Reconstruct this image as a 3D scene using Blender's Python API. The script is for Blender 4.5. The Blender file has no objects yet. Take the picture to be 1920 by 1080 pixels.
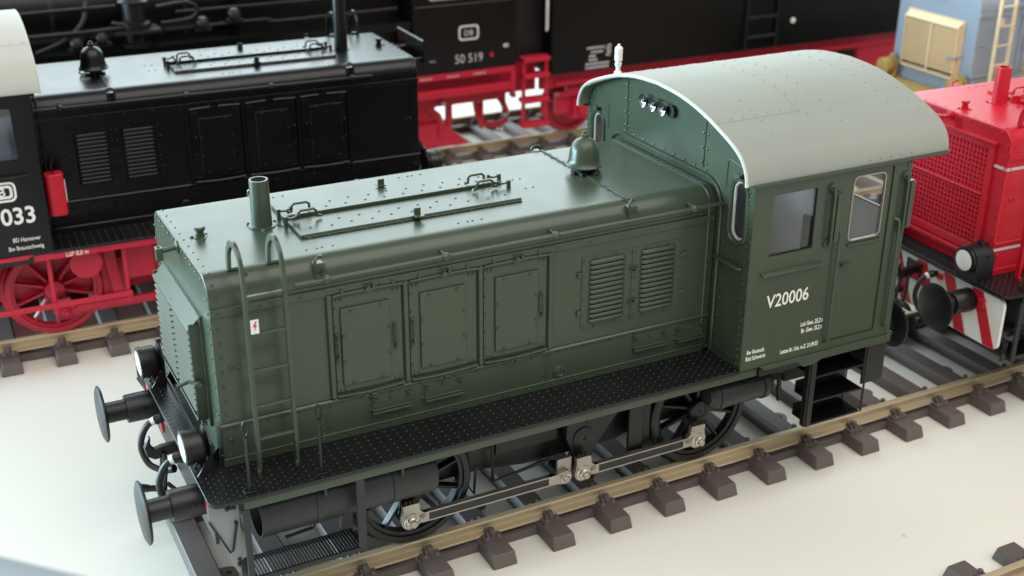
import bpy, bmesh, math, random
from mathutils import Vector, Matrix
random.seed(7)
R = math.radians
S = 1 / 32.0          # all lengths below are prototype metres; the models stand at 1:32
sc = bpy.context.scene
COL = sc.collection

# ------------------------------------------------------------------ camera
cam = bpy.data.cameras.new('camera')
cam.sensor_width = 36.0
cam.lens = 36.0 * 2319.33 / 1920.0
cam.clip_start = 0.01
cam.clip_end = 50.0
co = bpy.data.objects.new('camera', cam); COL.objects.link(co)
CX = Vector((0.88951253, -0.45689048, 0.004308))
CY = Vector((-0.1826628, -0.36423388, -0.91321847))
CZ = Vector((0.41880994, 0.81153236, -0.40744749))
m = Matrix.Identity(4)
for i in range(3):
    m[i][0] = CX[i]; m[i][1] = -CY[i]; m[i][2] = -CZ[i]
m.translation = Vector((-1.69391907, -8.7042062, 6.10011578)) * S
co.matrix_world = m
cam.dof.use_dof = True
cam.dof.focus_distance = 9.9 * S
cam.dof.aperture_fstop = 25.0
sc.camera = co

# ------------------------------------------------------------------ light and exposure
w = bpy.data.worlds.new('World'); sc.world = w; w.use_nodes = True
bg = w.node_tree.nodes['Background']
bg.inputs[0].default_value = (1.0, 0.99, 0.955, 1)
bg.inputs[1].default_value = 0.39

def lamp(name, loc, target, sx, sy, L, col):
    l = bpy.data.lights.new(name, 'AREA'); l.shape = 'RECTANGLE'
    l.size = sx * S; l.size_y = sy * S
    l.energy = L * math.pi * sx * sy * S * S
    l.color = col
    o = bpy.data.objects.new(name, l); COL.objects.link(o)
    o.location = Vector(loc) * S
    o.rotation_euler = (Vector(target) - Vector(loc)).to_track_quat('-Z', 'Y').to_euler()
    return o
lamp('window_light', (5, 28, 14), (3, 0, 1), 64, 21, 3.8, (0.80, 0.96, 1.0))
lamp('side_window_light', (-28.5, 18.5, 6.0), (1, 0, 2.0), 32, 7.5, 44.0, (0.58, 0.86, 1.0))
lamp('front_fill_light', (5, -13, 26), (5, -2, 0), 44, 26, 2.45, (1.0, 0.97, 0.91))  # added fill lamp high on the camera side, evens out table and near flanks

sc.view_settings.view_transform = 'Standard'
sc.view_settings.look = 'None'
sc.view_settings.exposure = 0.05
sc.view_settings.gamma = 1.0
sc.cycles.use_denoising = True
sc.cycles.max_bounces = 8
sc.cycles.transparent_max_bounces = 16
sc.cycles.caustics_reflective = False
sc.cycles.caustics_refractive = False

# ------------------------------------------------------------------ materials
MATS = {}
def mat(name, col, rough=0.4, metal=0.0, var=0.0, vscale=40, bump=0.0, bscale=300, spec=0.5, rvar=0.0, col2=None, coat=0.0):
    if name in MATS: return MATS[name]
    mt = bpy.data.materials.new(name); mt.use_nodes = True
    nt = mt.node_tree; b = nt.nodes['Principled BSDF']
    b.inputs['Base Color'].default_value = (*col, 1)
    b.inputs['Roughness'].default_value = rough
    b.inputs['Metallic'].default_value = metal
    b.inputs['Specular IOR Level'].default_value = spec
    b.inputs['Coat Weight'].default_value = coat
    tc = nt.nodes.new('ShaderNodeTexCoord')
    def noise(sca, det=4):
        n = nt.nodes.new('ShaderNodeTexNoise'); n.inputs['Scale'].default_value = sca / S / 32
        n.inputs['Detail'].default_value = det; nt.links.new(tc.outputs['Object'], n.inputs['Vector']); return n
    if var > 0:
        n = noise(vscale); cr = nt.nodes.new('ShaderNodeValToRGB')
        c2 = col2 or tuple(max(0, c * (1 + var)) for c in col); c1 = tuple(c * (1 - var) for c in col)
        cr.color_ramp.elements[0].position = 0.3; cr.color_ramp.elements[1].position = 0.72
        cr.color_ramp.elements[0].color = (*c1, 1); cr.color_ramp.elements[1].color = (*c2, 1)
        nt.links.new(n.outputs['Fac'], cr.inputs['Fac']); nt.links.new(cr.outputs['Color'], b.inputs['Base Color'])
    if rvar > 0:
        n = noise(vscale * 1.7); mr = nt.nodes.new('ShaderNodeMapRange')
        mr.inputs['To Min'].default_value = max(0.02, rough - rvar); mr.inputs['To Max'].default_value = min(1, rough + rvar)
        nt.links.new(n.outputs['Fac'], mr.inputs['Value']); nt.links.new(mr.outputs['Result'], b.inputs['Roughness'])
    if bump > 0:
        n = noise(bscale, 3); bp = nt.nodes.new('ShaderNodeBump'); bp.inputs['Strength'].default_value = bump
        bp.inputs['Distance'].default_value = 0.004 * S
        nt.links.new(n.outputs['Fac'], bp.inputs['Height']); nt.links.new(bp.outputs['Normal'], b.inputs['Normal'])
    MATS[name] = mt
    return mt

mat('green_paint', (0.044, 0.062, 0.038), 0.31, var=0.06, vscale=60, bump=0.10, bscale=900, rvar=0.05)
mat('black_paint', (0.0025, 0.0027, 0.0027), 0.30, spec=0.4, var=0.15, vscale=60, bump=0.10, bscale=900, rvar=0.05)
mat('black_metal', (0.006, 0.0064, 0.0068), 0.42, var=0.2, vscale=50, bump=0.12, bscale=800, rvar=0.06)
mat('plate_black', (0.005, 0.0054, 0.0058), 0.38, var=0.2, vscale=50, bump=0.12, bscale=800, rvar=0.06)
mat('grey_black', (0.017, 0.0185, 0.020), 0.45, var=0.12, vscale=50, bump=0.12, bscale=800, rvar=0.06)
mat('red_frame', (0.52, 0.010, 0.036), 0.42, var=0.08, vscale=50, bump=0.10, bscale=800)
mat('red_paint', (0.56, 0.009, 0.026), 0.40, var=0.05, vscale=50, bump=0.08, bscale=900)
mat('roof_grey', (0.30, 0.32, 0.285), 0.6, spec=0.35, var=0.04, vscale=30, bump=0.10, bscale=900)
mat('roof_pale', (0.50, 0.50, 0.46), 0.7, spec=0.3, var=0.03, vscale=30, bump=0.08, bscale=900)
mat('blue_grey', (0.30, 0.36, 0.44), 0.40, var=0.05, vscale=40, bump=0.08, bscale=900)
mat('cream_yellow', (0.86, 0.66, 0.40), 0.45, var=0.06, vscale=40, bump=0.08, bscale=900)
mat('ochre', (0.50, 0.34, 0.10), 0.5, var=0.12, vscale=30)
mat('rod_steel', (0.44, 0.40, 0.35), 0.42, metal=0.85, var=0.10, vscale=80, bump=0.1, bscale=900, rvar=0.08)
mat('bolt_steel', (0.70, 0.66, 0.60), 0.22, metal=1.0, var=0.08, vscale=80)
mat('chrome', (0.45, 0.47, 0.48), 0.16, metal=1.0)
mat('rail_brass', (0.52, 0.42, 0.275), 0.40, metal=0.3, var=0.36, vscale=9, bump=0.2, bscale=300, rvar=0.12)
mat('sleeper_brown', (0.115, 0.092, 0.086), 0.52, var=0.16, vscale=10, bump=0.3, bscale=260, rvar=0.10)
mat('table_white', (0.77, 0.748, 0.68), 0.50, var=0.03, vscale=1.4, bump=0.05, bscale=120, rvar=0.08)
mat('plate_grey', (0.26, 0.27, 0.28), 0.4, var=0.05, vscale=30)
mat('white_paint', (0.80, 0.80, 0.76), 0.5)
mat('lettering_white', (0.80, 0.80, 0.76), 0.6)
mat('silver_line', (0.62, 0.60, 0.60), 0.5)
mat('lens_white', (0.92, 0.94, 0.95), 0.08, spec=0.8)
mat('interior_grey', (0.84, 0.84, 0.85), 0.6, var=0.05, vscale=20)
mat('interior_blue', (0.10, 0.14, 0.20), 0.6)
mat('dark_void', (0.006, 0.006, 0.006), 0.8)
mat('rubber', (0.012, 0.012, 0.012), 0.45)
mat('red_part', (0.55, 0.01, 0.03), 0.4)
mat('wagon_grey', (0.20, 0.235, 0.27), 0.5, var=0.05, vscale=20)
mat('warning_red', (0.60, 0.02, 0.03), 0.5)

g = bpy.data.materials.new('window_glass'); g.use_nodes = True; nt = g.node_tree; nt.nodes.clear()
out = nt.nodes.new('ShaderNodeOutputMaterial'); mx = nt.nodes.new('ShaderNodeMixShader')
tr = nt.nodes.new('ShaderNodeBsdfTransparent'); gl = nt.nodes.new('ShaderNodeBsdfGlossy'); lw = nt.nodes.new('ShaderNodeLayerWeight')
tr.inputs[0].default_value = (0.985, 0.99, 0.99, 1); gl.inputs['Roughness'].default_value = 0.04; lw.inputs[0].default_value = 0.5
pw = nt.nodes.new('ShaderNodeMath'); pw.operation = 'POWER'; pw.inputs[1].default_value = 5.0; nt.links.new(lw.outputs['Facing'], pw.inputs[0])
ml = nt.nodes.new('ShaderNodeMath'); ml.operation = 'MULTIPLY_ADD'; ml.inputs[1].default_value = 0.9; ml.inputs[2].default_value = 0.04; nt.links.new(pw.outputs[0], ml.inputs[0])
nt.links.new(ml.outputs[0], mx.inputs[0]); nt.links.new(tr.outputs[0], mx.inputs[1]); nt.links.new(gl.outputs[0], mx.inputs[2])
nt.links.new(mx.outputs[0], out.inputs[0]); MATS['window_glass'] = g

# table: a few specks and smudges on the board
tb = MATS['table_white']; nt = tb.node_tree; b = nt.nodes['Principled BSDF']
src = b.inputs['Base Color'].links[0].from_socket
tc = nt.nodes.new('ShaderNodeTexCoord'); v = nt.nodes.new('ShaderNodeTexVoronoi'); v.inputs['Scale'].default_value = 60
v.inputs['Randomness'].default_value = 1.0
nt.links.new(tc.outputs['Object'], v.inputs['Vector'])
lt = nt.nodes.new('ShaderNodeMath'); lt.operation = 'LESS_THAN'; lt.inputs[1].default_value = 0.035
nt.links.new(v.outputs['Distance'], lt.inputs[0])
nz = nt.nodes.new('ShaderNodeTexNoise'); nz.inputs['Scale'].default_value = 25; nt.links.new(tc.outputs['Object'], nz.inputs['Vector'])
gt = nt.nodes.new('ShaderNodeMath'); gt.operation = 'GREATER_THAN'; gt.inputs[1].default_value = 0.53
nt.links.new(nz.outputs['Fac'], gt.inputs[0])
mu = nt.nodes.new('ShaderNodeMath'); mu.operation = 'MULTIPLY'; nt.links.new(lt.outputs[0], mu.inputs[0]); nt.links.new(gt.outputs[0], mu.inputs[1])
mu2 = nt.nodes.new('ShaderNodeMath'); mu2.operation = 'MULTIPLY'; mu2.inputs[1].default_value = 0.45; nt.links.new(mu.outputs[0], mu2.inputs[0])
mc = nt.nodes.new('ShaderNodeMixRGB'); mc.inputs[2].default_value = (0.30, 0.27, 0.24, 1)
nt.links.new(mu2.outputs[0], mc.inputs[0]); nt.links.new(src, mc.inputs[1]); nt.links.new(mc.outputs[0], b.inputs['Base Color'])

# ------------------------------------------------------------------ mesh helpers
class M:
    def __init__(s): s.v = []; s.f = []
    def add(s, vs, fs):
        o = len(s.v); s.v += [tuple(q) for q in vs]; s.f += [tuple(i + o for i in f) for f in fs]; return s
    def box(s, x0, x1, y0, y1, z0, z1):
        x0, x1 = sorted((x0, x1)); y0, y1 = sorted((y0, y1)); z0, z1 = sorted((z0, z1))
        vs = [(x, y, z) for z in (z0, z1) for y in (y0, y1) for x in (x0, x1)]
        return s.add(vs, [(0, 2, 3, 1), (4, 5, 7, 6), (0, 1, 5, 4), (2, 6, 7, 3), (0, 4, 6, 2), (1, 3, 7, 5)])
    def prism(s, poly, plane, a, b):
        def P(q, t):
            if plane == 'xz': return (q[0], t, q[1])
            if plane == 'yz': return (t, q[0], q[1])
            return (q[0], q[1], t)
        n = len(poly)
        vs = [P(q, a) for q in poly] + [P(q, b) for q in poly]
        fs = [tuple(range(n)), tuple(range(2 * n - 1, n - 1, -1))]
        fs += [(i, i + n, (i + 1) % n + n, (i + 1) % n) for i in range(n)]
        return s.add(vs, fs)
    def tube(s, pts, r, n=8, closed=False, flat=None):
        pts = [Vector(p) for p in pts]; N = len(pts); rings = []
        up = None
        for i, p in enumerate(pts):
            if closed: t = (pts[(i + 1) % N] - pts[i - 1])
            else: t = (pts[min(i + 1, N - 1)] - pts[max(i - 1, 0)])
            t.normalize()
            if up is None:
                up = Vector((0, 0, 1)) if abs(t.z) < 0.9 else Vector((1, 0, 0))
            up = (up - t * up.dot(t)).normalized(); sd = t.cross(up)
            rr = r[i] if isinstance(r, (list, tuple)) else r
            ring = []
            for k in range(n):
                a = 2 * math.pi * (k + 0.5) / n
                ring.append(p + up * math.cos(a) * rr * (flat[0] if flat else 1) + sd * math.sin(a) * rr * (flat[1] if flat else 1))
            rings.append(ring)
        vs = [q for ring in rings for q in ring]; fs = []
        for i in range(N if closed else N - 1):
            j = (i + 1) % N
            for k in range(n):
                l = (k + 1) % n; fs.append((i * n + k, i * n + l, j * n + l, j * n + k))
        if not closed: fs += [tuple(range(n - 1, -1, -1)), tuple((N - 1) * n + k for k in range(n))]
        return s.add(vs, fs)
    def lathe(s, prof, org, axis, n=24, closed=False):
        ax = Vector(axis).normalized(); u = Vector((0, 0, 1)) if abs(ax.z) < 0.9 else Vector((1, 0, 0))
        u = (u - ax * u.dot(ax)).normalized(); w2 = ax.cross(u); org = Vector(org)
        vs = []; fs = []
        for r, h in prof:
            for k in range(n):
                a = 2 * math.pi * k / n
                vs.append(org + ax * h + (u * math.cos(a) + w2 * math.sin(a)) * max(r, 1e-5))
        m_ = len(prof)
        for i in range(m_ if closed else m_ - 1):
            j = (i + 1) % m_
            for k in range(n):
                l = (k + 1) % n; fs.append((i * n + k, i * n + l, j * n + l, j * n + k))
        if not closed:
            fs += [tuple(range(n - 1, -1, -1)), tuple((m_ - 1) * n + k for k in range(n))]
        return s.add(vs, fs)
    def cyl(s, p0, p1, r, r1=None, n=16):
        d = Vector(p1) - Vector(p0)
        return s.lathe([(r, 0), (r if r1 is None else r1, d.length)], p0, d, n)
    def dome(s, c, nrm, r=0.012, h=0.008, n=6):
        r *= 1.2; h *= 1.4
        return s.lathe([(r, -0.002), (r * 0.78, h * 0.65), (r * 0.28, h)], c, nrm, n)
    def plate(s, outer, holes, plane, a, b):
        bm = bmesh.new()
        def P(q, t):
            if plane == 'xz': return (q[0], t, q[1])
            if plane == 'yz': return (t, q[0], q[1])
            return (q[0], q[1], t)
        edges = []
        for loop in [outer] + holes:
            vv = [bm.verts.new(P(q, a)) for q in loop]
            for i in range(len(vv)): edges.append(bm.edges.new((vv[i], vv[(i + 1) % len(vv)])))
        bmesh.ops.triangle_fill(bm, use_beauty=True, use_dissolve=False, edges=edges)
        ret = bmesh.ops.extrude_face_region(bm, geom=bm.faces[:])
        d = Vector(P((0, 0), b)) - Vector(P((0, 0), a))
        bmesh.ops.translate(bm, verts=[e for e in ret['geom'] if isinstance(e, bmesh.types.BMVert)], vec=d)
        bm.verts.index_update()
        s.add([v_.co[:] for v_ in bm.verts], [tuple(v_.index for v_ in f.verts) for f in bm.faces]); bm.free(); return s
    def mesh(s, name, ang=38):
        me = bpy.data.meshes.new(name)
        me.from_pydata([(x * S, y * S, z * S) for x, y, z in s.v], [], s.f)
        bm = bmesh.new(); bm.from_mesh(me); bmesh.ops.recalc_face_normals(bm, faces=bm.faces[:]); bm.to_mesh(me); bm.free()
        me.polygons.foreach_set('use_smooth', [True] * len(me.polygons))
        me.set_sharp_from_angle(angle=R(ang))
        return me

def rrect(x0, x1, z0, z1, r, n=4, rs=None):
    rs = rs or (r, r, r, r); pts = []
    for (cx, cz, a0, q) in ((x1, z1, 0, rs[0]), (x0, z1, 90, rs[1]), (x0, z0, 180, rs[2]), (x1, z0, 270, rs[3])):
        sx = -1 if cx == x1 else 1; sz = -1 if cz == z1 else 1
        if q <= 0: pts.append((cx, cz)); continue
        for k in range(n + 1):
            a = R(a0 + 90 * k / n); pts.append((cx + sx * q + q * math.cos(a), cz + sz * q + q * math.sin(a)))
    return pts

def catmull(p, k=5):
    o = []
    for i in range(len(p) - 1):
        a, b, c, d = (Vector(p[max(i - 1, 0)]), Vector(p[i]), Vector(p[i + 1]), Vector(p[min(i + 2, len(p) - 1)]))
        for j in range(k):
            t = j / k
            o.append(0.5 * ((2 * b) + (c - a) * t + (2 * a - 5 * b + 4 * c - d) * t * t + (3 * b - a - 3 * c + d) * t ** 3))
    o.append(Vector(p[-1])); return o

_tx = {}
def text_mesh(txt, height, plane_pt, facing=-1, condense=0.72, bold=0.0, align='LEFT', slant=0.0):
    """flat print; facing -1 reads towards -y, +1 towards +y; plane_pt is the baseline start (prototype metres)"""
    c = bpy.data.curves.new('lettering', 'FONT'); c.body = txt; c.size = 1.0; c.align_x = align; c.extrude = 0.004; c.offset = bold
    c.resolution_u = 3; c.shear = slant
    o = bpy.data.objects.new('lettering_curve', c); COL.objects.link(o)
    dg = bpy.context.evaluated_depsgraph_get(); dg.update()
    me = bpy.data.meshes.new_from_object(o.evaluated_get(dg))
    vs = [v_.co.copy() for v_ in me.vertices]; fs = [tuple(p.vertices) for p in me.polygons]
    bpy.data.objects.remove(o); bpy.data.curves.remove(c); bpy.data.meshes.remove(me)
    k = height / 0.70
    mm = M()
    mm.add([(plane_pt[0] + (q.x * k * condense) * (-facing), plane_pt[1] + facing * (q.z * k * 0.3 + 0.0015), plane_pt[2] + q.y * k) for q in vs], fs)
    return mm

# ------------------------------------------------------------------ object helpers
def link(o, parent=None):
    COL.objects.link(o)
    if parent: o.parent = parent
    return o
def root(name, label, cat, loc, rz=0.0, group=None):
    o = bpy.data.objects.new(name, None); o.empty_display_size = 0.01
    o.location = Vector(loc) * S; o.rotation_euler = (0, 0, R(rz)); o['label'] = label; o['category'] = cat
    if group: o['group'] = group
    return link(o)
def bevel(o, wdt, seg=2):
    md = o.modifiers.new('edge', 'BEVEL'); md.width = wdt * S; md.segments = seg; md.limit_method = 'ANGLE'; md.angle_limit = R(40); md.harden_normals = True
def obj(name, me, mt, parent=None, bev=0.0, kind=None, label=None):
    if isinstance(me, M): me = me.mesh(name)
    o = bpy.data.objects.new(name, me)
    if len(me.materials) == 0: me.materials.append(MATS[mt])
    o.material_slots[0].link = 'OBJECT'; o.material_slots[0].material = MATS[mt]
    if bev: bevel(o, bev)
    if kind: o['kind'] = kind
    if label: o['label'] = label
    return link(o, parent)

# ------------------------------------------------------------------ the diesel shunter, as a list of parts
T = []      # dicts: name, mesh, mat key, parent index, bevel, kind, only (variants)
def tp(name, mm, key, parent=None, bev=0.0, kind=None, only=None, skip='', label=None, loc=None):
    me = mm.mesh(name) if isinstance(mm, M) else mm
    T.append(dict(name=name, me=me, key=key, parent=parent, bev=bev, kind=kind, only=only, skip=skip, label=label, loc=loc)); return len(T) - 1

WH, ZF, ZT, XC, WC, XR = 0.832, 1.178, 2.672, 4.3, 1.32, 5.95
def hood_profile(off=0.0, zb=ZF, rr=0.15, n=7):
    w_, zt = WH + off, ZT + off; r_ = rr + off; p = [(-w_, zb), (-w_, zt - r_ - 0.03)]
    for k in range(n + 1):
        a = R(180 - 90 * k / n); p.append((-w_ + r_ + r_ * math.cos(a), zt - r_ + r_ * math.sin(a)))
    p += [(-w_ + r_ + 0.03, zt), (w_ - r_ - 0.03, zt)]
    for k in range(n + 1):
        a = R(90 - 90 * k / n); p.append((w_ - r_ + r_ * math.cos(a), zt - r_ + r_ * math.sin(a)))
    p += [(w_, zt - r_ - 0.03), (w_, zb)]; return p

def roof_half():
    return catmull([(0, 3.392), (0.36, 3.368), (0.70, 3.298), (1.0, 3.196), (1.15, 3.132), (1.25, 3.066), (1.308, 2.99), (1.335, 2.92), (1.343, 2.862)], 3)

def build_template():
    # ---- hood body
    hood = tp('hood', M().prism(hood_profile(), 'yz', 0.0, XC), 'body', bev=0.014)
    rv = M()
    # front face rim rivets
    for yy in [-0.70 + 0.14 * k for k in range(11)]:
        rv.dome((0, yy, ZT - 0.035), (-1, 0, 0)); rv.dome((0.05, yy, ZT), (0, 0, 1), 0.010, 0.004)
    for s in (-1, 1):
        for k in range(12):
            z = 1.26 + k * 0.115
            rv.dome((0, s * (WH - 0.03), z), (-1, 0, 0)); rv.dome((0.05, s * WH, z), (0, s, 0), 0.011)
        rv.dome((0.06, s * WH, 2.52), (0, s, 0)); rv.dome((0.045, s * (WH - 0.035), 2.62), (0, s, 1))
        for xx in (0.115, 0.165): rv.dome((xx, s * WH, 1.975), (0, s, 0), 0.018, 0.014, 8)
        # belt strip rivets
        for k in range(15): rv.dome((0.06 + k * 0.3, s * (WH + 0.014), 2.417), (0, s, 0), 0.011)
        for k in range(20): rv.dome((0.10 + k * 0.22, s * (WH + 0.012), 1.212), (0, s, 0), 0.011)
        for k in range(18): rv.dome((0.10 + k * 0.245, s * (WH + 0.003), 1.492), (0, s, 0), 0.009, 0.006)
        for xs in (0.80, 2.69):
            for z in (1.25, 1.30, 1.42, 1.47):
                rv.dome((xs - 0.03, s * WH, z), (0, s, 0), 0.010); rv.dome((xs + 0.03, s * WH, z), (0, s, 0), 0.010)
        for k in range(8): rv.dome((4.235, s * (WH + 0.006), 1.62 + k * 0.125), (0, s, 0), 0.010)
        rv.dome((0.15, s * WH, 1.36), (0, s, 0), 0.012); rv.dome((0.06, s * WH, 1.40), (0, s, 0), 0.02, 0.015, 8)
        for xx in (0.50, 0.58, 0.62, 0.70, 1.72, 1.80, 1.84, 1.92): rv.dome((xx + 0.3, s * 0.60, ZT), (0, 0, 1), 0.010, 0.004)
    for k in range(13):
        y = -0.72 + 0.12 * k
        rv.dome((3.435, y, ZT), (0, 0, 1), 0.008, 0.004); rv.dome((3.49, y, ZT), (0, 0, 1), 0.008, 0.004)
        rv.dome((4.245, y, ZT + 0.004), (0, 0, 1), 0.009, 0.005)
    for xx in (2.86, 2.93):
        for yy in (-0.12, 0.12): rv.dome((xx, yy, ZT), (0, 0, 1), 0.010, 0.004)
    tp('rivets', rv, 'body', hood, kind='stuff')
    prof = [(0, a, b) for a, b in hood_profile(0.006)]
    tp('seam_bead', M().tube([(3.462, a, b) for _, a, b in prof[3:-3]], 0.009, 6), 'body', hood)
    tp('cab_flange', M().tube([(4.215, a, b) for _, a, b in prof], 0.012, 6), 'body', hood)
    for s in (-1, 1):
        tp('belt_strip', M().box(0.002, 4.27, s * (WH - 0.01), s * (WH + 0.016), 2.386, 2.450), 'body', hood, bev=0.006)
        tp('gutter_line', M().box(0.30, 4.20, s * (WH - 0.01), s * (WH + 0.010), 2.470, 2.482), 'body', hood)
        mm = M().tube([(0.0, s * (WH + 0.006), 1.520), (4.28, s * (WH + 0.006), 1.520)], 0.017, 8)
        tp('side_bead', mm, 'body', hood)
        tp('base_bead', M().tube([(0.0, s * (WH + 0.008), 1.240), (4.24, s * (WH + 0.008), 1.240)], 0.010, 6), 'body', hood)
        tp('base_strip', M().box(-0.004, 4.24, s * (WH - 0.01), s * (WH + 0.012), ZF + 0.003, 1.236), 'body', hood)
        for xs in (0.80, 2.69): tp('plate_seam', M().box(xs - 0.004, xs + 0.004, s * WH, s * (WH + 0.004), 1.245, 1.50), 'body', hood)
        # hinge clips over the hood edge
        for xs in (0.815, 3.458):
            c = M().prism(rrect(xs - 0.042, xs + 0.042, 2.535, 2.655, 0.02), 'xz', s * (WH - 0.06), s * (WH + 0.012))
            i = tp('lifting_clip', c, 'body', hood, bev=0.006)
            e = M().tube([(xs - 0.035, s * (WH + 0.005), 2.63), (xs - 0.03, s * (WH - 0.0), 2.675), (xs, s * (WH - 0.02), 2.70), (xs + 0.03, s * (WH - 0.03), 2.69)], 0.012, 6)
            for dx in (-0.02, 0.02):
                for z in (2.56, 2.60): e.dome((xs + dx, s * (WH + 0.012), z), (0, s, 0), 0.010)
            tp('clip_eye', e, 'body', i)
        # hand rail
        h = tp('hand_rail', M().tube([(0.594, s * 0.93, 2.556), (4.29, s * 0.93, 2.572)], 0.017, 10), 'body')
        for xs in (0.831, 1.764, 2.697, 3.995):
            z = 2.557 + 0.0043 * (xs - 0.6)
            q = M().cyl((xs, s * 0.80, z + 0.012), (xs, s * 0.91, z + 0.004), 0.014, n=8)
            q.lathe([(0.0, -0.036), (0.02, -0.03), (0.034, -0.010), (0.034, 0.010), (0.02, 0.03), (0, 0.036)], (xs, s * 0.932, z), (1, 0, 0), 12)
            tp('rail_post', q, 'body', h)
        # three side doors
        tp('door_rail', M().box(0.85, 2.715, s * WH, s * (WH + 0.020), 2.398, 2.420).box(0.85, 2.715, s * WH, s * (WH + 0.028), 2.368, 2.384), 'body', hood, bev=0.004)
        posts = (0.862, 1.462, 2.086, 2.705)
        for k, xp in enumerate(posts):
            q = M().prism([(xp - 0.026, s * WH), (xp - 0.016, s * (WH + 0.03)), (xp + 0.016, s * (WH + 0.03)), (xp + 0.026, s * WH)], 'xy', 1.545, 2.395)
            tp('door_post', q, 'body', hood, bev=0.005)
        pans = ((0.942, 1.332, (-0.030, 0.04)), (1.575, 1.958, (-0.06,)), (2.210, 2.590, (0.035,)))
        for k, (xa, xb, hs) in enumerate(pans):
            d0, d1 = posts[k] + 0.03, posts[k + 1] - 0.03
            d = tp('side_door', M().box(d0, d1, s * (WH - 0.005), s * (WH + 0.010), 1.580, 2.362), 'body', bev=0.006)
            tp('door_panel', M().box(xa, xb, s * (WH + 0.004), s * (WH + 0.030), 1.632, 2.272), 'body', d, bev=0.008)
            q = M(); yq = s * (WH + 0.030)
            for (fx, fz) in ((0.2, 0.965), (0.8, 0.965), (0.04, 0.66), (0.04, 0.33), (0.96, 0.66), (0.96, 0.33), (0.2, 0.035), (0.8, 0.035)):
                q.dome((xa + (xb - xa) * fx, yq, 1.632 + 0.64 * fz), (0, s, 0), 0.013, 0.010, 8)
            for z in (1.60, 2.34):
                for xx in (d0 + 0.03, d0 + 0.065, d1 - 0.065, d1 - 0.03): q.dome((xx, s * (WH + 0.010), z), (0, s, 0), 0.011)
            for j in range(5): q.dome((d0 + 0.014, s * (WH + 0.010), 1.68 + j * 0.15), (0, s, 0), 0.008)
            tp('rivets', q, 'body', d, kind='stuff')
            for hh in hs:
                xh = xa + hh if hh < 0 else xb + hh
                zc = 1.965
                hd = M().tube([(xh, s * (WH + 0.008), zc + 0.085), (xh, s * (WH + 0.045), zc + 0.075), (xh, s * (WH + 0.052), zc), (xh, s * (WH + 0.045), zc - 0.075), (xh, s * (WH + 0.008), zc - 0.085)], 0.010, 6)
                for dz in (0.10, -0.10): hd.dome((xh, s * (WH + 0.010), zc + dz), (0, s, 0), 0.016, 0.012, 8)
                tp('door_handle', hd, 'body', d)
            # bowed drip lips above and below each door
            for z, sg in ((1.556, -1), (2.384, -1)):
                pts = [(d0 + (d1 - d0) * t, s * (WH + 0.028), z + sg * 0.011 * (1 - (2 * t - 1) ** 2) * (1 if z < 2 else -0.6)) for t in [i / 8 for i in range(9)]]
                tp('door_lip', M().tube(pts, 0.012, 6), 'body', d)
            xm = (d0 + d1) / 2
            lk = M().cyl((xm, s * WH, 2.40), (xm, s * (WH + 0.055), 2.40), 0.022, n=8)
            lk.box(xm - 0.035, xm + 0.05, s * (WH + 0.03), s * (WH + 0.048), 2.385, 2.40)
            lk.cyl((xm + 0.04, s * WH, 2.415), (xm + 0.04, s * (WH + 0.05), 2.415), 0.012, n=6).cyl((xm - 0.2, s * WH, 2.41), (xm - 0.2, s * (WH + 0.035), 2.41), 0.012, n=6).cyl((xm + 0.2, s * WH, 2.41), (xm + 0.2, s * (WH + 0.035), 2.41), 0.012, n=6)
            tp('door_latch', lk, 'body', d)
            lk = M().cyl((xm - 0.02, s * WH, 1.53), (xm - 0.02, s * (WH + 0.05), 1.53), 0.014, n=6).box(xm - 0.06, xm + 0.03, s * (WH + 0.035), s * (WH + 0.05), 1.522, 1.535)
            tp('door_latch', lk, 'body', d)
        # two louvred panels
        pl = tp('louvre_panel', M().box(2.998, 3.968, s * (WH - 0.004), s * (WH + 0.008), 1.648, 2.286), 'body', bev=0.004)
        tp('panel_split', M().box(3.472, 3.486, s * WH, s * (WH + 0.013), 1.652, 2.282), 'body', pl)
        q = M()
        for xx in (3.02, 3.455, 3.503, 3.948):
            for j in range(6): q.dome((xx, s * (WH + 0.008), 1.68 + j * 0.115), (0, s, 0), 0.010)
        for xx in (3.12, 3.32, 3.60, 3.82):
            for z in (1.664, 2.272): q.dome((xx, s * (WH + 0.008), z), (0, s, 0), 0.010)
        tp('rivets', q, 'body', pl, kind='stuff')
        for xx in (2.985, 3.98):
            for z in (1.80, 2.14):
                tp('hinge', M().box(xx - 0.028, xx + 0.028, s * WH, s * (WH + 0.02), z - 0.022, z + 0.022).dome((xx + 0.012, s * (WH + 0.02), z), (0, s, 0), 0.012), 'body', pl, bev=0.004)
        for z in (1.82, 2.10):
            tp('toggle', M().cyl((3.48, s * WH, z), (3.48, s * (WH + 0.03), z), 0.016, n=8).box(3.45, 3.53, s * (WH + 0.018), s * (WH + 0.03), z - 0.008, z + 0.008), 'body', pl)
        for xa, xb in ((3.062, 3.404), (3.550, 3.896)):
            sl = M(); L_ = xb - xa; n = 10; rows = [(0.0, 0.020, 0.0), (0.010, 0.026, 1), (0.022, 0.012, 1), (0.026, -0.012, 1), (0.0, -0.016, 0.0)]
            prof_ = [(0.000, 0.0205), (0.017, 0.0185), (0.030, 0.010), (0.033, -0.003), (0.026, -0.0155), (0.000, -0.0175)]
            us = [0, 0.02, 0.06, 0.12, 0.88, 0.94, 0.98, 1]; tpz = [0.0, 0.5, 0.85, 1, 1, 0.85, 0.5, 0.0]
            vs = []; fs = []
            for u_, t_ in zip(us, tpz):
                for (py, pz) in prof_: vs.append((L_ * u_, s * py * t_, pz * (0.4 + 0.6 * t_)))
            k5 = len(prof_)
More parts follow.
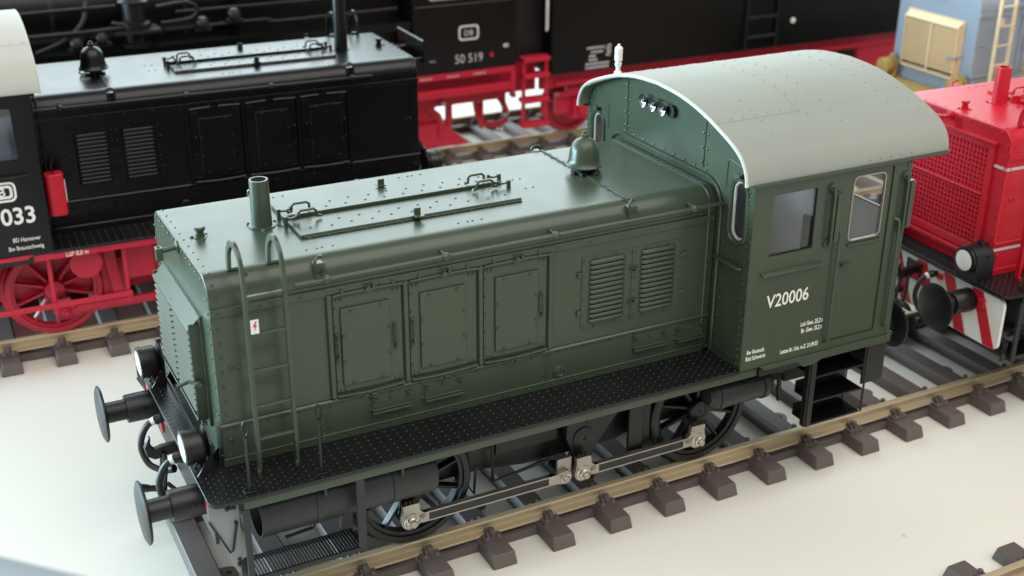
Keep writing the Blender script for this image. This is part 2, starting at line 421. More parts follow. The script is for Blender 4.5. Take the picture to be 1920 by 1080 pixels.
            for i in range(len(us) - 1):
                for k in range(k5): fs.append((i * k5 + k, i * k5 + (k + 1) % k5, (i + 1) * k5 + (k + 1) % k5, (i + 1) * k5 + k))
            me = M().add(vs, fs).mesh('slat', 50)
            for j in range(13):
                tp('slat', me, 'body', pl, loc=(xa, s * (WH + 0.007), 2.235 - j * 0.0435))
        # lower lockers
        for xa, xb, dz in ((1.163, 1.475, 0), (1.603, 1.915, 0), (3.527, 3.838, 0), (3.965, 4.225, -0.012)):
            k = tp('locker_hatch', M().box(xa, xb, s * (WH - 0.004), s * (WH + 0.006), 1.345 + dz, 1.478 + dz), 'body', bev=0.003)
            q = M().box(xa - 0.005, xb + 0.008, s * WH, s * (WH + 0.042), 1.333 + dz, 1.349 + dz).box(xa - 0.005, xb + 0.008, s * WH, s * (WH + 0.028), 1.355 + dz, 1.368 + dz)
            tp('locker_ledge', q, 'body', k, bev=0.003)
            q = M()
            for xx in (xa + 0.005, xb - 0.02):
                q.cyl((xx, s * WH, 1.455 + dz), (xx, s * (WH + 0.03), 1.455 + dz), 0.012, n=8).box(xx - 0.015, xx + 0.045, s * (WH + 0.02), s * (WH + 0.03), 1.445 + dz, 1.455 + dz)
                q.dome((xx - 0.02, s * WH, 1.41 + dz), (0, s, 0), 0.010).dome((xx - 0.02, s * WH, 1.36 + dz), (0, s, 0), 0.012)
            q.dome(((xa + xb) / 2, s * (WH + 0.006), 1.45 + dz), (0, s, 0), 0.014, 0.012, 8)
            tp('locker_latch', q, 'body', k)
        q = M().lathe([(0.055, 0), (0.055, 0.008), (0.046, 0.014), (0.040, 0.004), (0.020, 0.006), (0.0, 0.010)], (2.805, s * WH, 1.305), (0, s, 0), 18)
        for a in (30, 150, 270): q.dome((2.805 + 0.03 * math.cos(R(a)), s * (WH + 0.006), 1.305 + 0.03 * math.sin(R(a))), (0, s, 0), 0.014, 0.01)
        tp('drain_cover', q, 'body')
    # ---- hatches on the hood top
    for s in (-1, 1):
        ya, yb = s * 0.012, s * 0.375
        poly = [(ya, ZT + 0.002), (yb, ZT + 0.002), (yb, ZT + 0.020), (yb - s * 0.005, ZT + 0.027), (ya, ZT + 0.027)]
        h = tp('roof_hatch', M().prism(poly, 'yz', 0.835, 2.690), 'body', bev=0.004)
        q = M()
        for k in range(13):
            x = 0.87 + k * 0.148
            q.dome((x, yb, ZT + 0.012), (0, s, 0), 0.009); q.dome((x + 0.03, yb + s * 0.018, ZT + 0.001), (0, 0, 1), 0.010, 0.006)
        for k in range(11): q.dome((0.95 + k * 0.165, s * (0.27 if k % 2 else 0.25), ZT + 0.0275), (0, 0, 1), 0.011, 0.004)
        for k in range(10): q.dome((1.05 + k * 0.165, s * 0.15, ZT + 0.0275), (0, 0, 1), 0.011, 0.004)
        tp('rivets', q, 'body', h, kind='stuff')
        tp('hinge_rod', M().tube([(0.86, yb + s * 0.010, ZT + 0.008), (2.68, yb + s * 0.010, ZT + 0.008)], 0.007, 6), 'body', h)
        for xh in (0.985, 2.50):
            y = s * 0.085
            q = M().tube([(xh - 0.075, y, ZT + 0.045), (xh - 0.07, y, ZT + 0.095), (xh - 0.05, y, ZT + 0.112), (xh + 0.05, y, ZT + 0.112), (xh + 0.07, y, ZT + 0.095), (xh + 0.075, y, ZT + 0.045)], 0.011, 6)
            for dx in (-0.10, 0.10): q.dome((xh + dx, y, ZT + 0.045), (0, 0, 1), 0.015, 0.012, 8)
            tp('hatch_handle', q, 'trim', h)
        for xl, d in ((0.81, 1), (2.715, -1)):
            y = s * 0.09
            q = M().box(xl - 0.014, xl + 0.014, y - 0.012, y + 0.012, ZT, ZT + 0.085).tube([(xl, y, ZT + 0.07), (xl + d * 0.05, y, ZT + 0.062), (xl + d * 0.10, y, ZT + 0.075)], 0.010, 6)
            q.lathe([(0, -0.018), (0.016, -0.01), (0.016, 0.01), (0, 0.018)], (xl + d * 0.10, y, ZT + 0.078), (0, 1, 0), 8)
            tp('hatch_latch', q, 'trim', h)
        y = s * 0.40
        q = M().box(1.745, 1.80, y - 0.008 - s * 0.02, y + 0.008 - s * 0.02, ZT + 0.02, ZT + 0.095).box(1.735, 1.81, y - 0.05, y + 0.02, ZT + 0.036, ZT + 0.046)
        tp('stop_lug', q, 'trim', h, bev=0.003)
    tp('hatch_ridge', M().box(0.825, 2.70, 0.004, 0.028, ZT + 0.002, ZT + 0.052), 'body', bev=0.005)
    # exhaust
    def stack(h):
        return M().lathe([(0.104, 0), (0.104, 0.008), (0.080, 0.010), (0.079, 0.02), (0.074, h - 0.012), (0.072, h), (0.058, h), (0.056, h - 0.15), (0.0, h - 0.15)], (0.655, 0.02, ZT), (0, 0, 1), 28)
    e = tp('exhaust_stack', stack(0.375), 'body', skip='k')
    q = M()
    for a in (20, 140, 260): q.dome((0.655 + 0.115 * math.cos(R(a)), 0.02 + 0.115 * math.sin(R(a)), ZT), (0, 0, 1), 0.014, 0.012)
    q.tube([(0.76 + 0.03 * math.sin(t), -0.02 - 0.03 * t, ZT + 0.004) for t in [0, .5, 1, 1.5, 2]], 0.004, 5)
    tp('stack_bolts', q, 'body', e, skip='k')
    tp('exhaust_stack', stack(1.05), 'body', only='k')
    q = M().lathe([(0.050, 0), (0.050, 0.006), (0.036, 0.008), (0.036, 0.03), (0.030, 0.032), (0.030, 0.055), (0.041, 0.058), (0.042, 0.078), (0.036, 0.086), (0, 0.087)], (0.175, 0.0, ZT), (0, 0, 1), 18)
    for a in (40, 160, 280): q.lathe([(0.016, 0), (0.016, 0.010), (0, 0.014)], (0.175 + 0.062 * math.cos(R(a)), 0.062 * math.sin(R(a)), ZT), (0, 0, 1), 8)
    tp('filler_cap', q, 'body')
    # bell
    bl = tp('bell', M().lathe([(0.0, 0.060), (0.148, 0.060), (0.160, 0.066), (0.160, 0.074), (0.143, 0.092), (0.134, 0.13), (0.126, 0.20), (0.108, 0.255), (0.075, 0.292), (0.035, 0.308), (0.030, 0.312), (0.030, 0.335), (0.018, 0.348), (0.020, 0.360), (0, 0.372)], (3.505, 0.03, ZT), (0, 0, 1), 32), 'body')
    q = M().cyl((3.505, 0.03, ZT), (3.505, 0.03, ZT + 0.062), 0.05, n=12).box(3.39, 3.60, 0.0, 0.06, ZT + 0.004, ZT + 0.02)
    q.tube([(3.60, 0.03, ZT + 0.02), (3.64, 0.03, ZT + 0.01), (3.66, 0.03, ZT + 0.03), (3.65, 0.03, ZT + 0.06), (3.60, 0.03, ZT + 0.075)], 0.011, 6)
    q.tube([(3.53, -0.08, ZT + 0.005), (3.58, -0.08, ZT + 0.01), (3.60, -0.08, ZT + 0.03)], 0.011, 6).box(3.42, 3.46, -0.09, 0.06, ZT + 0.002, ZT + 0.03)
    tp('bell_stand', q, 'dark', bl)
    # ---- ladder on the near side at the front
    yl = -1.0
    def stile(x):
        pts = [(x - 0.02, yl - 0.06, ZF + 0.012), (x - 0.01, yl - 0.02, ZF + 0.012), (x, yl, ZF + 0.03), (x, yl, 2.70)]
        for k in range(1, 10):
            a = R(k * 180 / 10); pts.append((x - 0.02 * k / 10, yl + 0.14 - 0.14 * math.cos(a), 2.72 + 0.20 * math.sin(a) ** 0.9))
        pts += [(x - 0.02, yl + 0.28, 2.70), (x - 0.02, yl + 0.285, ZT + 0.012)]
        mm = M(); rings = []
        P = [Vector(p) for p in pts]; vs = []; fs = []
        for i, p in enumerate(P):
            t = (P[min(i + 1, len(P) - 1)] - P[max(i - 1, 0)]).normalized(); sd = Vector((1, 0, 0)); n_ = t.cross(sd).normalized()
            for a, b in ((-1, -1), (1, -1), (1, 1), (-1, 1)): vs.append(p + sd * a * 0.014 + n_ * b * 0.024)
        for i in range(len(P) - 1):
            for k in range(4): fs.append((i * 4 + k, i * 4 + (k + 1) % 4, (i + 1) * 4 + (k + 1) % 4, (i + 1) * 4 + k))
        fs += [(3, 2, 1, 0), tuple((len(P) - 1) * 4 + k for k in range(4))]
        mm.add(vs, fs)
        mm.box(x - 0.03, x + 0.06, yl + 0.265, yl + 0.305, ZT + 0.0, ZT + 0.022)
        return mm
    ld = tp('ladder', stile(0.215), 'ladder', bev=0.004)
    tp('stile', stile(0.500), 'ladder', ld, bev=0.004)
    for z in (2.57, 2.285, 2.0, 1.715, 1.45):
        tp('rung', M().box(0.225, 0.490, yl - 0.018, yl + 0.012, z - 0.010, z + 0.010), 'ladder', ld, bev=0.003)
    q = M()
    for z in (2.74,): q.cyl((0.22, yl, z), (0.25, yl, z), 0.012, n=6)
    tp('ladder_bolt', q, 'dark', ld)
    sg = tp('warning_plate', M().box(0.232, 0.290, yl - 0.034, yl - 0.026, 2.30, 2.405), 'white', ld)
    if True:
        z0, x0, y0 = 2.315, 0.261, yl - 0.0345
        bolt = [(x0 + 0.006, z0 + 0.080), (x0 - 0.015, z0 + 0.040), (x0 - 0.001, z0 + 0.040), (x0 - 0.006, z0 + 0.006), (x0 + 0.016, z0 + 0.052), (x0 + 0.003, z0 + 0.050), (x0 + 0.016, z0 + 0.080)]
        tp('warning_bolt', M().prism(bolt, 'xz', y0, y0 - 0.002), 'wred', ld)
    # ---- front: lamp iron, louvre cabinet with flap
    q = M().cyl((0.0, 0.0, 2.625), (-0.125, 0.0, 2.612), 0.020, n=12).lathe([(0.052, 0), (0.052, 0.012), (0.03, 0.02)], (0.0, 0, 2.625), (-1, 0, 0), 16)
    q.add([], [])
    li = tp('lamp_bracket', q, 'body')
    q = M().box(-0.165, -0.115, -0.032, 0.032, 2.545, 2.645)
    tp('bracket_socket', q, 'body', li, bev=0.004)
    tp('socket_hole', M().box(-0.152, -0.128, -0.016, 0.016, 2.6455, 2.647), 'void', li)
    HW = 0.56
    def cabinet():
        q = M().box(-0.024, 0.004, -HW - 0.03, HW + 0.03, 1.40, 2.30)
        q.box(-0.10, -0.020, HW - 0.012, HW, 1.46, 2.24).box(-0.10, -0.020, -HW, -HW + 0.012, 1.46, 2.24).box(-0.098, -0.02, -0.014, 0.014, 1.46, 2.22)
        q.box(-0.10, -0.02, -HW + 0.013, HW - 0.013, 1.44, 1.458)
        return q
    cb = tp('front_louvre', cabinet(), 'louvre', bev=0.004, skip='r')
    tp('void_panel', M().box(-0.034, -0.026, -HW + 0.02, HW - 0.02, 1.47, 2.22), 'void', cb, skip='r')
    fl = M().prism([(-0.022, 2.268), (-0.108, 2.190), (-0.114, 2.196), (-0.022, 2.282)], 'xz', -HW - 0.006, HW + 0.006)
    tp('flap', fl, 'flap', cb, bev=0.002, skip='rk')
    for sx in (-1, 1):
        ya, yb = (sx * 0.018, sx * (HW - 0.014))
        me = M().prism([(-0.030, 0.016), (-0.106, -0.012), (-0.110, -0.004), (-0.034, 0.024)], 'xz', ya, yb).mesh('slat')
        for j in range(14): tp('slat', me, 'louvre', cb, skip='r', loc=(0, 0, 2.180 - j * 0.0495))
    q = M().tube([(-0.06, -HW - 0.02, 1.775), (-0.075, -HW - 0.055, 1.775)], 0.022, 8).tube([(-0.07, -HW - 0.035, 1.775), (-0.13, -HW + 0.05, 1.765), (-0.22, -HW + 0.06, 1.74)], 0.015, 8)
    tp('flap_lever', q, 'body', cb, skip='r')
    # black loco: its flap stands up at the front
    q = M().box(-0.25, -0.235, -0.43, 0.43, 2.50, 2.76).tube([(-0.242, -0.43, 2.765), (-0.242, 0.43, 2.765)], 0.014, 6)
    q.tube([(-0.24, -0.36, 2.55), (0.0, -0.36, 2.55)], 0.016, 6).tube([(-0.24, 0.36, 2.55), (0.0, 0.36, 2.55)], 0.016, 6)
    tp('raised_flap', q, 'body', only='k')
    # red loco: mesh grille in a frame
    q = M().box(-0.03, 0.002, -0.66, 0.66, 1.36, 1.44).box(-0.03, 0.002, -0.66, 0.66, 2.44, 2.50).box(-0.03, 0.002, 0.60, 0.66, 1.44, 2.44).box(-0.03, 0.002, -0.66, -0.60, 1.44, 2.44).box(-0.045, 0.002, -0.60, 0.60, 1.965, 1.985).box(-0.05, 0.0, -0.68, 0.68, 2.50, 2.53).box(-0.05, 0.0, -0.68, 0.68, 1.30, 1.345)
    gr = tp('grille_frame', q, 'body', only='r', bev=0.006)
    q = M()
    for k in range(25): q.box(-0.026, -0.008, -0.60 + k * 0.05 - 0.008, -0.60 + k * 0.05 + 0.008, 1.44, 2.44)
    for k in range(20): q.box(-0.028, -0.010, -0.60, 0.60, 1.44 + k * 0.05 - 0.008, 1.44 + k * 0.05 + 0.008)
    tp('grille_mesh', q, 'body', gr, only='r', kind='stuff')
    tp('grille_backing', M().box(-0.0135, -0.001, -0.60, 0.60, 1.44, 2.44), 'grilleback', gr, only='r')
    for z in (2.28, 1.44):
        q = M().box(-0.004, 0.0, -0.822, -0.67, z, z + 0.028).box(0.0, 4.25, -WH - 0.004, -WH, z, z + 0.028).box(0.0, 4.25, WH + 0.004, WH, z, z + 0.028)
        tp('trim_line', q, 'line', only='r')
    # ---- footplate with studs
    fp = M().prism(rrect(-0.235, 6.02, -1.312, 1.312, 0.07, 5, rs=(0.01, 0.08, 0.08, 0.01)), 'xy', 1.150, ZF)
    fpi = tp('footplate', fp, 'foot', bev=0.006)
    q = M()
    def stud(x, y, lon):
        a, b = (0.013, 0.007) if lon else (0.007, 0.013)
        q.add([(x - a, y, ZF - 0.001), (x, y - b, ZF - 0.001), (x + a, y, ZF - 0.001), (x, y + b, ZF - 0.001), (x, y, ZF + 0.006)], [(0, 1, 4), (1, 2, 4), (2, 3, 4), (3, 0, 4)])
    nx = 0
    x = -0.205
    while x < 4.28:
        for k in range(50):
            y = -1.285 + k * 0.066 + (0.033 if nx % 2 else 0)
            if abs(y) > 1.29: continue
            if abs(y) < WH + 0.03 and x > -0.02: continue
            stud(x, y, nx % 2 == 0)
        x += 0.040; nx += 1
    tp('tread_studs', q, 'foot', fpi, kind='stuff')
    q = M().prism([(0.0 - 0.045, -0.80), (-0.085, -0.80), (-0.085, -0.76)], 'xy', ZF, ZF + 0.03)
    tp('toe_strip', M().box(-0.075, -0.062, -0.78, 0.78, ZF, ZF + 0.03), 'foot', fpi)
    for s in (-1, 1):
        tp('gusset', M().prism([(-0.09, ZF), (-0.02, ZF + 0.10), (-0.005, ZF + 0.10), (-0.005, ZF)], 'xz', s * 0.70, s * 0.715), 'foot', fpi)
        tp('valance', M().box(0.005, 4.50, s * 1.286, s * 1.304, 1.082, 1.149), 'valance', bev=0.004)
        tp('edge_strip', M().box(-0.10, 4.30, s * 1.300, s * 1.318, 1.152, ZF - 0.004), 'foot', fpi)
        tp('cab_sill', M().prism([(4.5, 1.176), (5.97, 1.176), (5.97, 1.104), (5.18, 1.104), (5.10, 1.070), (4.98, 1.070), (4.9, 1.135), (4.56, 1.135)], 'xz', s * 1.316, s * 1.338), 'valance', bev=0.004)
        tp('sill_plate', M().prism([(4.50, 1.150), (5.02, 1.150), (4.96, 1.080), (4.50, 1.080)], 'xz', s * 1.318, s * 1.326), 'foot')
    # ---- eye poles
    for xx in (0.072, 0.605):
        q = M().tube([(xx, -1.232, ZF), (xx + 0.006, -1.232, 1.63)], 0.013, 8).tube([(xx + 0.006 + 0.021 * math.sin(R(a)), -1.232, 1.69 + 0.058 * -math.cos(R(a))) for a in range(0, 360, 30)], 0.007, 6, closed=True)
        k = tp('eye_pole', q, 'dark')
        q = M().box(xx - 0.045, xx + 0.045, -1.262, -1.202, ZF, ZF + 0.014).cyl((xx + 0.028, -1.245, ZF), (xx + 0.028, -1.245, ZF + 0.035), 0.010, n=6).cyl((xx - 0.028, -1.215, ZF), (xx - 0.028, -1.215, ZF + 0.03), 0.010, n=6)
        tp('pole_foot', q, 'dark', k, bev=0.003)
    # ---- buffer beams, frame plates, end gussets
    bbm = M().box(-0.165, -0.135, -1.02, 1.02, 0.66, 1.148)
    tp('buffer_beam', bbm, 'beam', bev=0.006, skip='r')
    tp('buffer_beam', M().prism(rrect(-1.25, 1.25, 0.56, 1.10, 0.07), 'yz', -0.175, -0.140), 'beam', bev=0.004, only='r')
    tp('buffer_beam', M().box(6.00, 6.035, -1.20, 1.20, 0.63, 1.148), 'frame', bev=0.006)
    for k in range(6):
        y = -1.22 + k * 0.40
        tp('warning_stripe', M().prism([(y, 0.566), (y + 0.15, 0.566), (min(y + 0.40, 1.22), 1.094), (min(y + 0.25, 1.21), 1.094)], 'yz', -0.180, -0.1755), 'stripe', only='r')
    for s in (-1, 1):
        tp('end_gusset', M().prism([(-0.235, 1.146), (-0.012, 1.146), (-0.025, 0.50), (-0.062, 0.50), (-0.235, 1.02)], 'xz', s * 1.19, s * 1.205), 'gusset', bev=0.003, skip='r')
        q = M()
        for (xx, z) in ((-0.10, 1.07), (-0.075, 1.075), (-0.05, 1.07), (-0.045, 0.94), (-0.045, 0.62), (-0.05, 0.58)): q.cyl((xx, s * 1.2, z), (xx, s * 1.225, z), 0.014, n=6)
        q.tube([(-0.045, s * 1.225, 0.93), (-0.09, s * 1.23, 0.72), (-0.11, s * 1.23, 0.71), (-0.235, s * 1.21, 1.0)], 0.009, 6)
        tp('gusset_bolts', q, 'dark', skip='r')
        # front step
        st = M().box(-0.012, 0.035, s * 1.286, s * 1.310, 0.44, 1.081).box(-0.040, 0.020, s * 1.19, s * 1.21, 0.40, 0.60)
        k = tp('step_hanger', st, 'tank', bev=0.004)
        tp('step_hanger', M().box(0.838, 0.905, s * 1.286, s * 1.306, 0.49, 1.081), 'tank', bev=0.004)
        q = M().box(0.03, 0.90, s * 1.286, s * 1.302, 0.452, 0.490).box(0.03, 0.86, s * 1.03, s * 1.042, 0.455, 0.49).box(0.02, 0.035, s * 1.03, s * 1.30, 0.455, 0.488).box(0.86, 0.875, s * 1.03, s * 1.30, 0.455, 0.488)
        tr_ = tp('step_tread', q, 'foot')
        q = M()
        for j in range(34):
            xx = 0.05 + j * 0.0245
            q.add([(xx - 0.007, s * 1.042, 0.470), (xx + 0.007, s * 1.042, 0.470), (xx + 0.012, s * 1.287, 0.470), (xx - 0.002, s * 1.287, 0.470), (xx, s * 1.042, 0.496), (xx + 0.005, s * 1.300, 0.499)], [(0, 1, 4), (3, 2, 5), (0, 4, 5, 3), (1, 2, 5, 4), (0, 3, 2, 1)])
        tp('tread_bars', q, 'foot', tr_, kind='stuff')
        # frame
        tp('frame_plate', M().plate([(-0.14, 1.12), (6.0, 1.12), (6.0, 0.68), (5.2, 0.60), (4.9, 0.42), (3.7, 0.42), (3.5, 0.36), (2.6, 0.36), (2.2, 0.42), (0.9, 0.42), (0.5, 0.62), (-0.14, 0.66)], [[(2.2, 0.62), (2.55, 0.62), (2.55, 0.9), (2.2, 0.9)][::-1]], 'xz', s * 0.60, s * 0.63), 'frame')
        # air tanks
        q = M().lathe([(0.0, 0.05), (0.16, 0.06), (0.188, 0.0), (0.197, 0.0), (0.197, 1.38), (0.19, 1.40), (0.0, 1.43)], (0.14, s * 1.03, 0.862), (1, 0, 0), 36)
        k = tp('air_tank', q, 'tank')
        for xs in (0.56, 1.17):
            q = M().lathe([(0.197, 0), (0.204, 0.002), (0.204, 0.046), (0.197, 0.048)], (xs, s * 1.03, 0.862), (1, 0, 0), 36)
            q.box(xs + 0.052, xs + 0.075, s * 1.19, s * 1.245, 0.98, 1.06)
            tp('tank_strap', q, 'tank', k)
        q = M().lathe([(0, -0.06), (0.08, -0.05), (0.125, 0.0), (0.132, 0.02), (0.132, 0.56), (0.125, 0.58), (0.08, 0.63), (0, 0.64)], (4.22, s * 1.05, 0.835), (1, 0, 0), 30)
        k = tp('brake_cylinder', q, 'tank', skip='k')
        for xs in (4.25, 4.72):
            tp('tank_strap', M().lathe([(0.132, 0), (0.142, 0.002), (0.142, 0.05), (0.132, 0.052)], (xs, s * 1.05, 0.835), (1, 0, 0), 30), 'tank', k, skip='k')
        for xx in (3.59, 4.36): tp('frame_hanger', M().box(xx - 0.022, xx + 0.022, s * 1.20, s * 1.225, 0.42, 1.081), 'valance', only='k', bev=0.006)
        tp('foot_bar', M().box(3.55, 5.0, s * 1.226, s * 1.25, 0.50, 0.56), 'valance', only='k', bev=0.006)
        tp('sand_drum', M().cyl((3.98, s * 0.95, 0.93), (3.98, s * 1.18, 0.93), 0.17, n=28), 'valance', only='k', bev=0.01)
        tp('spring_hanger', M().box(3.25, 3.55, s * 0.80, s * 1.05, 0.62, 1.08).prism([(3.66, 1.08), (3.80, 1.08), (3.72, 0.45), (3.60, 0.45)], 'xz', s * 0.82, s * 0.95), 'valance', only='k', bev=0.02)
        # rear steps
        rs_ = tp('cab_steps', M().box(5.11, 5.165, s * 1.286, s * 1.31, 0.41, 1.10).box(5.09, 5.115, s * 1.24, s * 1.30, 0.41, 1.10).box(5.745, 5.765, s * 1.296, s * 1.31, 0.41, 1.10).box(5.745, 5.765, s * 1.06, s * 1.07, 0.41, 1.10), 'foot', bev=0.004)
        for z in (0.905, 0.655, 0.42):
            q = M().box(5.165, 5.745, s * 1.05, s * 1.295, z - 0.016, z)
            q.box(5.165, 5.745, s * 1.05, s * 1.06, z, z + 0.10)
            for j in range(22):
                xx = 5.18 + j * 0.0255
                q.box(xx, xx + 0.011, s * 1.06, s * 1.308, z, z + 0.014)
            tp('step_tread', q, 'foot', rs_)
        tp('rear_skirt', M().box(5.80, 6.05, s * 1.20, s * 1.225, 0.64, 1.10), 'foot', bev=0.01)
        q = M().box(4.92, 5.05, s * 0.7, s * 1.0, 0.78, 1.12).tube([(4.85, s * 1.0, 0.98), (5.0, s * 1.05, 0.90), (5.15, s * 1.0, 0.95), (5.4, s * 0.9, 0.85)], 0.03, 6).tube([(4.9, s * 0.9, 0.72), (5.1, s * 0.9, 0.74), (5.12, s * 0.9, 0.50), (5.3, s * 0.7, 0.45)], 0.025, 6).box(5.25, 5.6, s * 0.63, s * 0.8, 0.6, 1.0)
        tp('brake_rigging', q, 'frame')
        tp('frame_bracket', M().box(2.3, 2.9, s * 0.631, s * 0.68, 0.55, 1.1), 'frame', bev=0.006)
        tp('safety_wire', M().tube([(1.98, s * 0.75, 0.42), (2.06, s * 0.75, 0.28), (2.08, s * 0.75, 0.55)], 0.012, 6), 'frame')
        tp('sand_pipe', M().tube([(2.25, s * 0.72, 0.95), (2.25, s * 0.72, 0.33), (2.8, s * 0.72, 0.40)], 0.016, 6), 'frame')
        bh = tp('brake_hanger', M().prism([(3.60, 0.95), (3.80, 0.95), (3.80, 0.25), (3.72, 0.22), (3.62, 0.5)], 'xz', s * 0.70, s * 0.76), 'frame', bev=0.008)
        tp('brake_shoe', M().box(3.55, 3.70, s * 0.761, s * 0.80, 0.30, 0.80), 'frame', bh, bev=0.01)
        tp('brake_hanger', M().prism([(0.95, 0.85), (1.02, 0.85), (0.98, 0.25), (0.88, 0.3)], 'xz', s * 0.70, s * 0.76), 'frame', bev=0.008)
        tp('sand_box', M().box(0.35, 0.75, s * 0.631, s * 0.74, 0.50, 0.70), 'frame', bev=0.01)
        tp('brake_rod', M().tube([(0.40, s * 0.85, 0.44), (0.62, s * 0.85, 0.46), (0.66, s * 0.85, 0.52)], 0.014, 6), 'frame')
        # ---- wheels
        for wx in (1.505, 4.315):
            wz = 0.52
            q = M().lathe([(0.44, 0.0), (0.545, 0.0), (0.555, -0.012), (0.545, -0.03), (0.522, -0.04), (0.515, -0.115), (0.500, -0.128), (0.452, -0.128), (0.446, -0.115), (0.440, -0.02)][::-1], (wx, s * 0.66, wz), (0, -s, 0), 64, closed=True)
            wi = tp('wheel', q, 'wheel')
            q = M().lathe([(0.418, -0.02), (0.446, -0.02), (0.446, -0.108), (0.418, -0.100)], (wx, s * 0.66, wz), (0, -s, 0), 56, closed=True)
            tp('rim', q, 'wheel', wi)
            q = M().lathe([(0.0, 0.0), (0.10, 0.0), (0.115, -0.06), (0.115, -0.12), (0.10, -0.14), (0.06, -0.145), (0.055, -0.138), (0.0, -0.138)], (wx, s * 0.66, wz), (0, -s, 0), 24)
            q.prism([(wx - 0.075 + 0.03 * math.cos(R(a)) * 2.4, wz - 0.235 + 0.075 * math.sin(R(a))) for a in range(0, 360, 30)], 'xz', s * 0.68, s * 0.775)
            q.prism([(wx - 0.09, wz - 0.02), (wx + 0.10, wz - 0.05), (wx + 0.0, wz - 0.24), (wx - 0.145, wz - 0.24)], 'xz', s * 0.68, s * 0.77)
            q.cyl((wx, s * 0.79, wz), (wx, s * 0.806, wz), 0.012, n=8)
            tp('hub', q, 'wheel', wi)
            for j in range(10):
                a = R(18 + 36 * j); d = Vector((math.cos(a), 0, math.sin(a))); p_ = Vector((-math.sin(a), 0, math.cos(a)))
                c0 = Vector((wx, s * 0.70, wz)) + d * 0.08; c1 = Vector((wx, s * 0.70, wz)) + d * 0.43
                vs = []
                for c, wd in ((c0, 0.030), (c1, 0.019)):
                    for yy in (-0.015, 0.050):
                        ww = wd * (1 if yy < 0 else 0.55)
                        for sg_ in (-1, 1): vs.append(c + Vector((0, s * yy, 0)) + p_ * sg_ * ww)
                tp('spoke', M().add(vs, [(0, 1, 3, 2), (4, 6, 7, 5), (0, 4, 5, 1), (2, 3, 7, 6), (0, 2, 6, 4), (1, 5, 7, 3)]), 'wheel', wi, bev=0.006)
            if s < 0:
                tp('axle', M().cyl((wx, -0.66, wz), (wx, 0.66, wz), 0.07, n=12), 'frame')
        # jack shaft crank
        q = M().prism([(3.0, 0.42), (2.925, 0.60), (2.95, 1.02), (3.47, 1.02), (3.44, 0.72), (3.22, 0.44), (3.12, 0.20), (2.98, 0.20)], 'xz', s * 0.70, s * 0.78)
        k = tp('jackshaft_crank', q, 'wheel', bev=0.012)
        tp('shaft_cap', M().lathe([(0.0, 0.0), (0.105, 0.0), (0.105, 0.010), (0.09, 0.014), (0.02, 0.014), (0.015, 0.005), (0, 0.005)], (3.10, s * 0.78, 0.565), (0, s, 0), 24).box(3.125, 3.135, s * 0.778, s * 0.784, 0.68, 1.0), 'wheel', k)
        q = M().cyl((2.86, s * 0.66, 0.285), (2.86, s * 0.84, 0.285), 0.06, n=12)
        tp('knuckle_pin', q, 'wheel')
        # coupling rods
        zr = 0.285
        def rod(x0, x1, e0, e1):
            y0, y1 = s * 0.835, s * 0.885
            web = M().box(x0 + 0.10, x1 - 0.09, s * 0.842, s * 0.876, zr - 0.034, zr + 0.034)
            i = tp('coupling_rod', web, 'rodweb', bev=0.002)
            for dz in (0.034, -0.046):
                tp('rod_flange', M().box(x0 + 0.09, x1 - 0.085, s * 0.838, s * 0.882, zr + dz, zr + dz + 0.012), 'rod', i)
            for xe, dirn, big in ((x0, 1, e0), (x1, -1, e1)):
                if big:
                    pts = [(xe + 0.085 * math.cos(R(a)), zr + 0.085 * math.sin(R(a))) for a in (range(150, 330, 20))]
                    pts += [(xe + 0.085, zr - 0.04)]
                    if dirn < 0: pts = [(2 * xe - p[0], p[1]) for p in pts]
                    a_, b_ = (xe - 0.072 * dirn, zr + 0.06), (xe + dirn * 0.06, zr + 0.165)
                    poly = pts + [(xe + dirn * 0.13, zr - 0.046), (xe + dirn * 0.16, zr - 0.046), (xe + dirn * 0.16, zr + 0.046), (xe + dirn * 0.12, zr + 0.046), (xe + dirn * 0.085, zr + 0.075), (xe + dirn * 0.075, zr + 0.155), (xe - dirn * 0.07, zr + 0.155), (xe - dirn * 0.066, zr + 0.09)]
                else:
                    poly = [(xe + 0.068 * math.cos(R(a)) * -dirn, zr + 0.068 * math.sin(R(a))) for a in range(-80, 81, 20)] + [(xe + dirn * 0.09, zr + 0.046), (xe + dirn * 0.16, zr + 0.046), (xe + dirn * 0.16, zr - 0.046), (xe + dirn * 0.09, zr - 0.046)]
                q = M().prism(poly, 'xz', y0, y1)
                ei = tp('rod_end', q, 'rod', i, bev=0.006)
                q = M().lathe([(0.070, 0), (0.070, 0.012), (0.062, 0.016), (0.054, 0.010), (0.052, 0.014), (0.050, 0.034), (0.040, 0.042), (0.0, 0.042)], (xe, s * 0.884, zr), (0, s, 0), 28) if big else M().lathe([(0.045, 0), (0.045, 0.012), (0.0, 0.016)], (xe, s * 0.884, zr), (0, s, 0), 20)
                tp('crank_pin', q, 'bolt', i)
                hx = M().lathe([(0.034, 0.0), (0.034, 0.026), (0.028, 0.032), (0, 0.032)], (xe, s * (0.922 if big else 0.896), zr), (0, s, 0), 6)
                tp('pin_nut', hx, 'rod', i)
                if big:
                    tp('oil_cup', M().cyl((xe + dirn * 0.105, s * 0.884, zr + 0.012), (xe + dirn * 0.105, s * 0.902, zr + 0.012), 0.026, n=12).cyl((xe + dirn * 0.105, s * 0.90, zr + 0.012), (xe + dirn * 0.105, s * 0.915, zr + 0.012), 0.014, n=6), 'rod', i)
                    q = M()
                    for dx in (-0.035, 0.0, 0.035): q.cyl((xe + dx, s * 0.86, zr + 0.155), (xe + dx, s * 0.86, zr + 0.185), 0.012, n=6)
                    tp('oil_studs', q, 'dark', i)
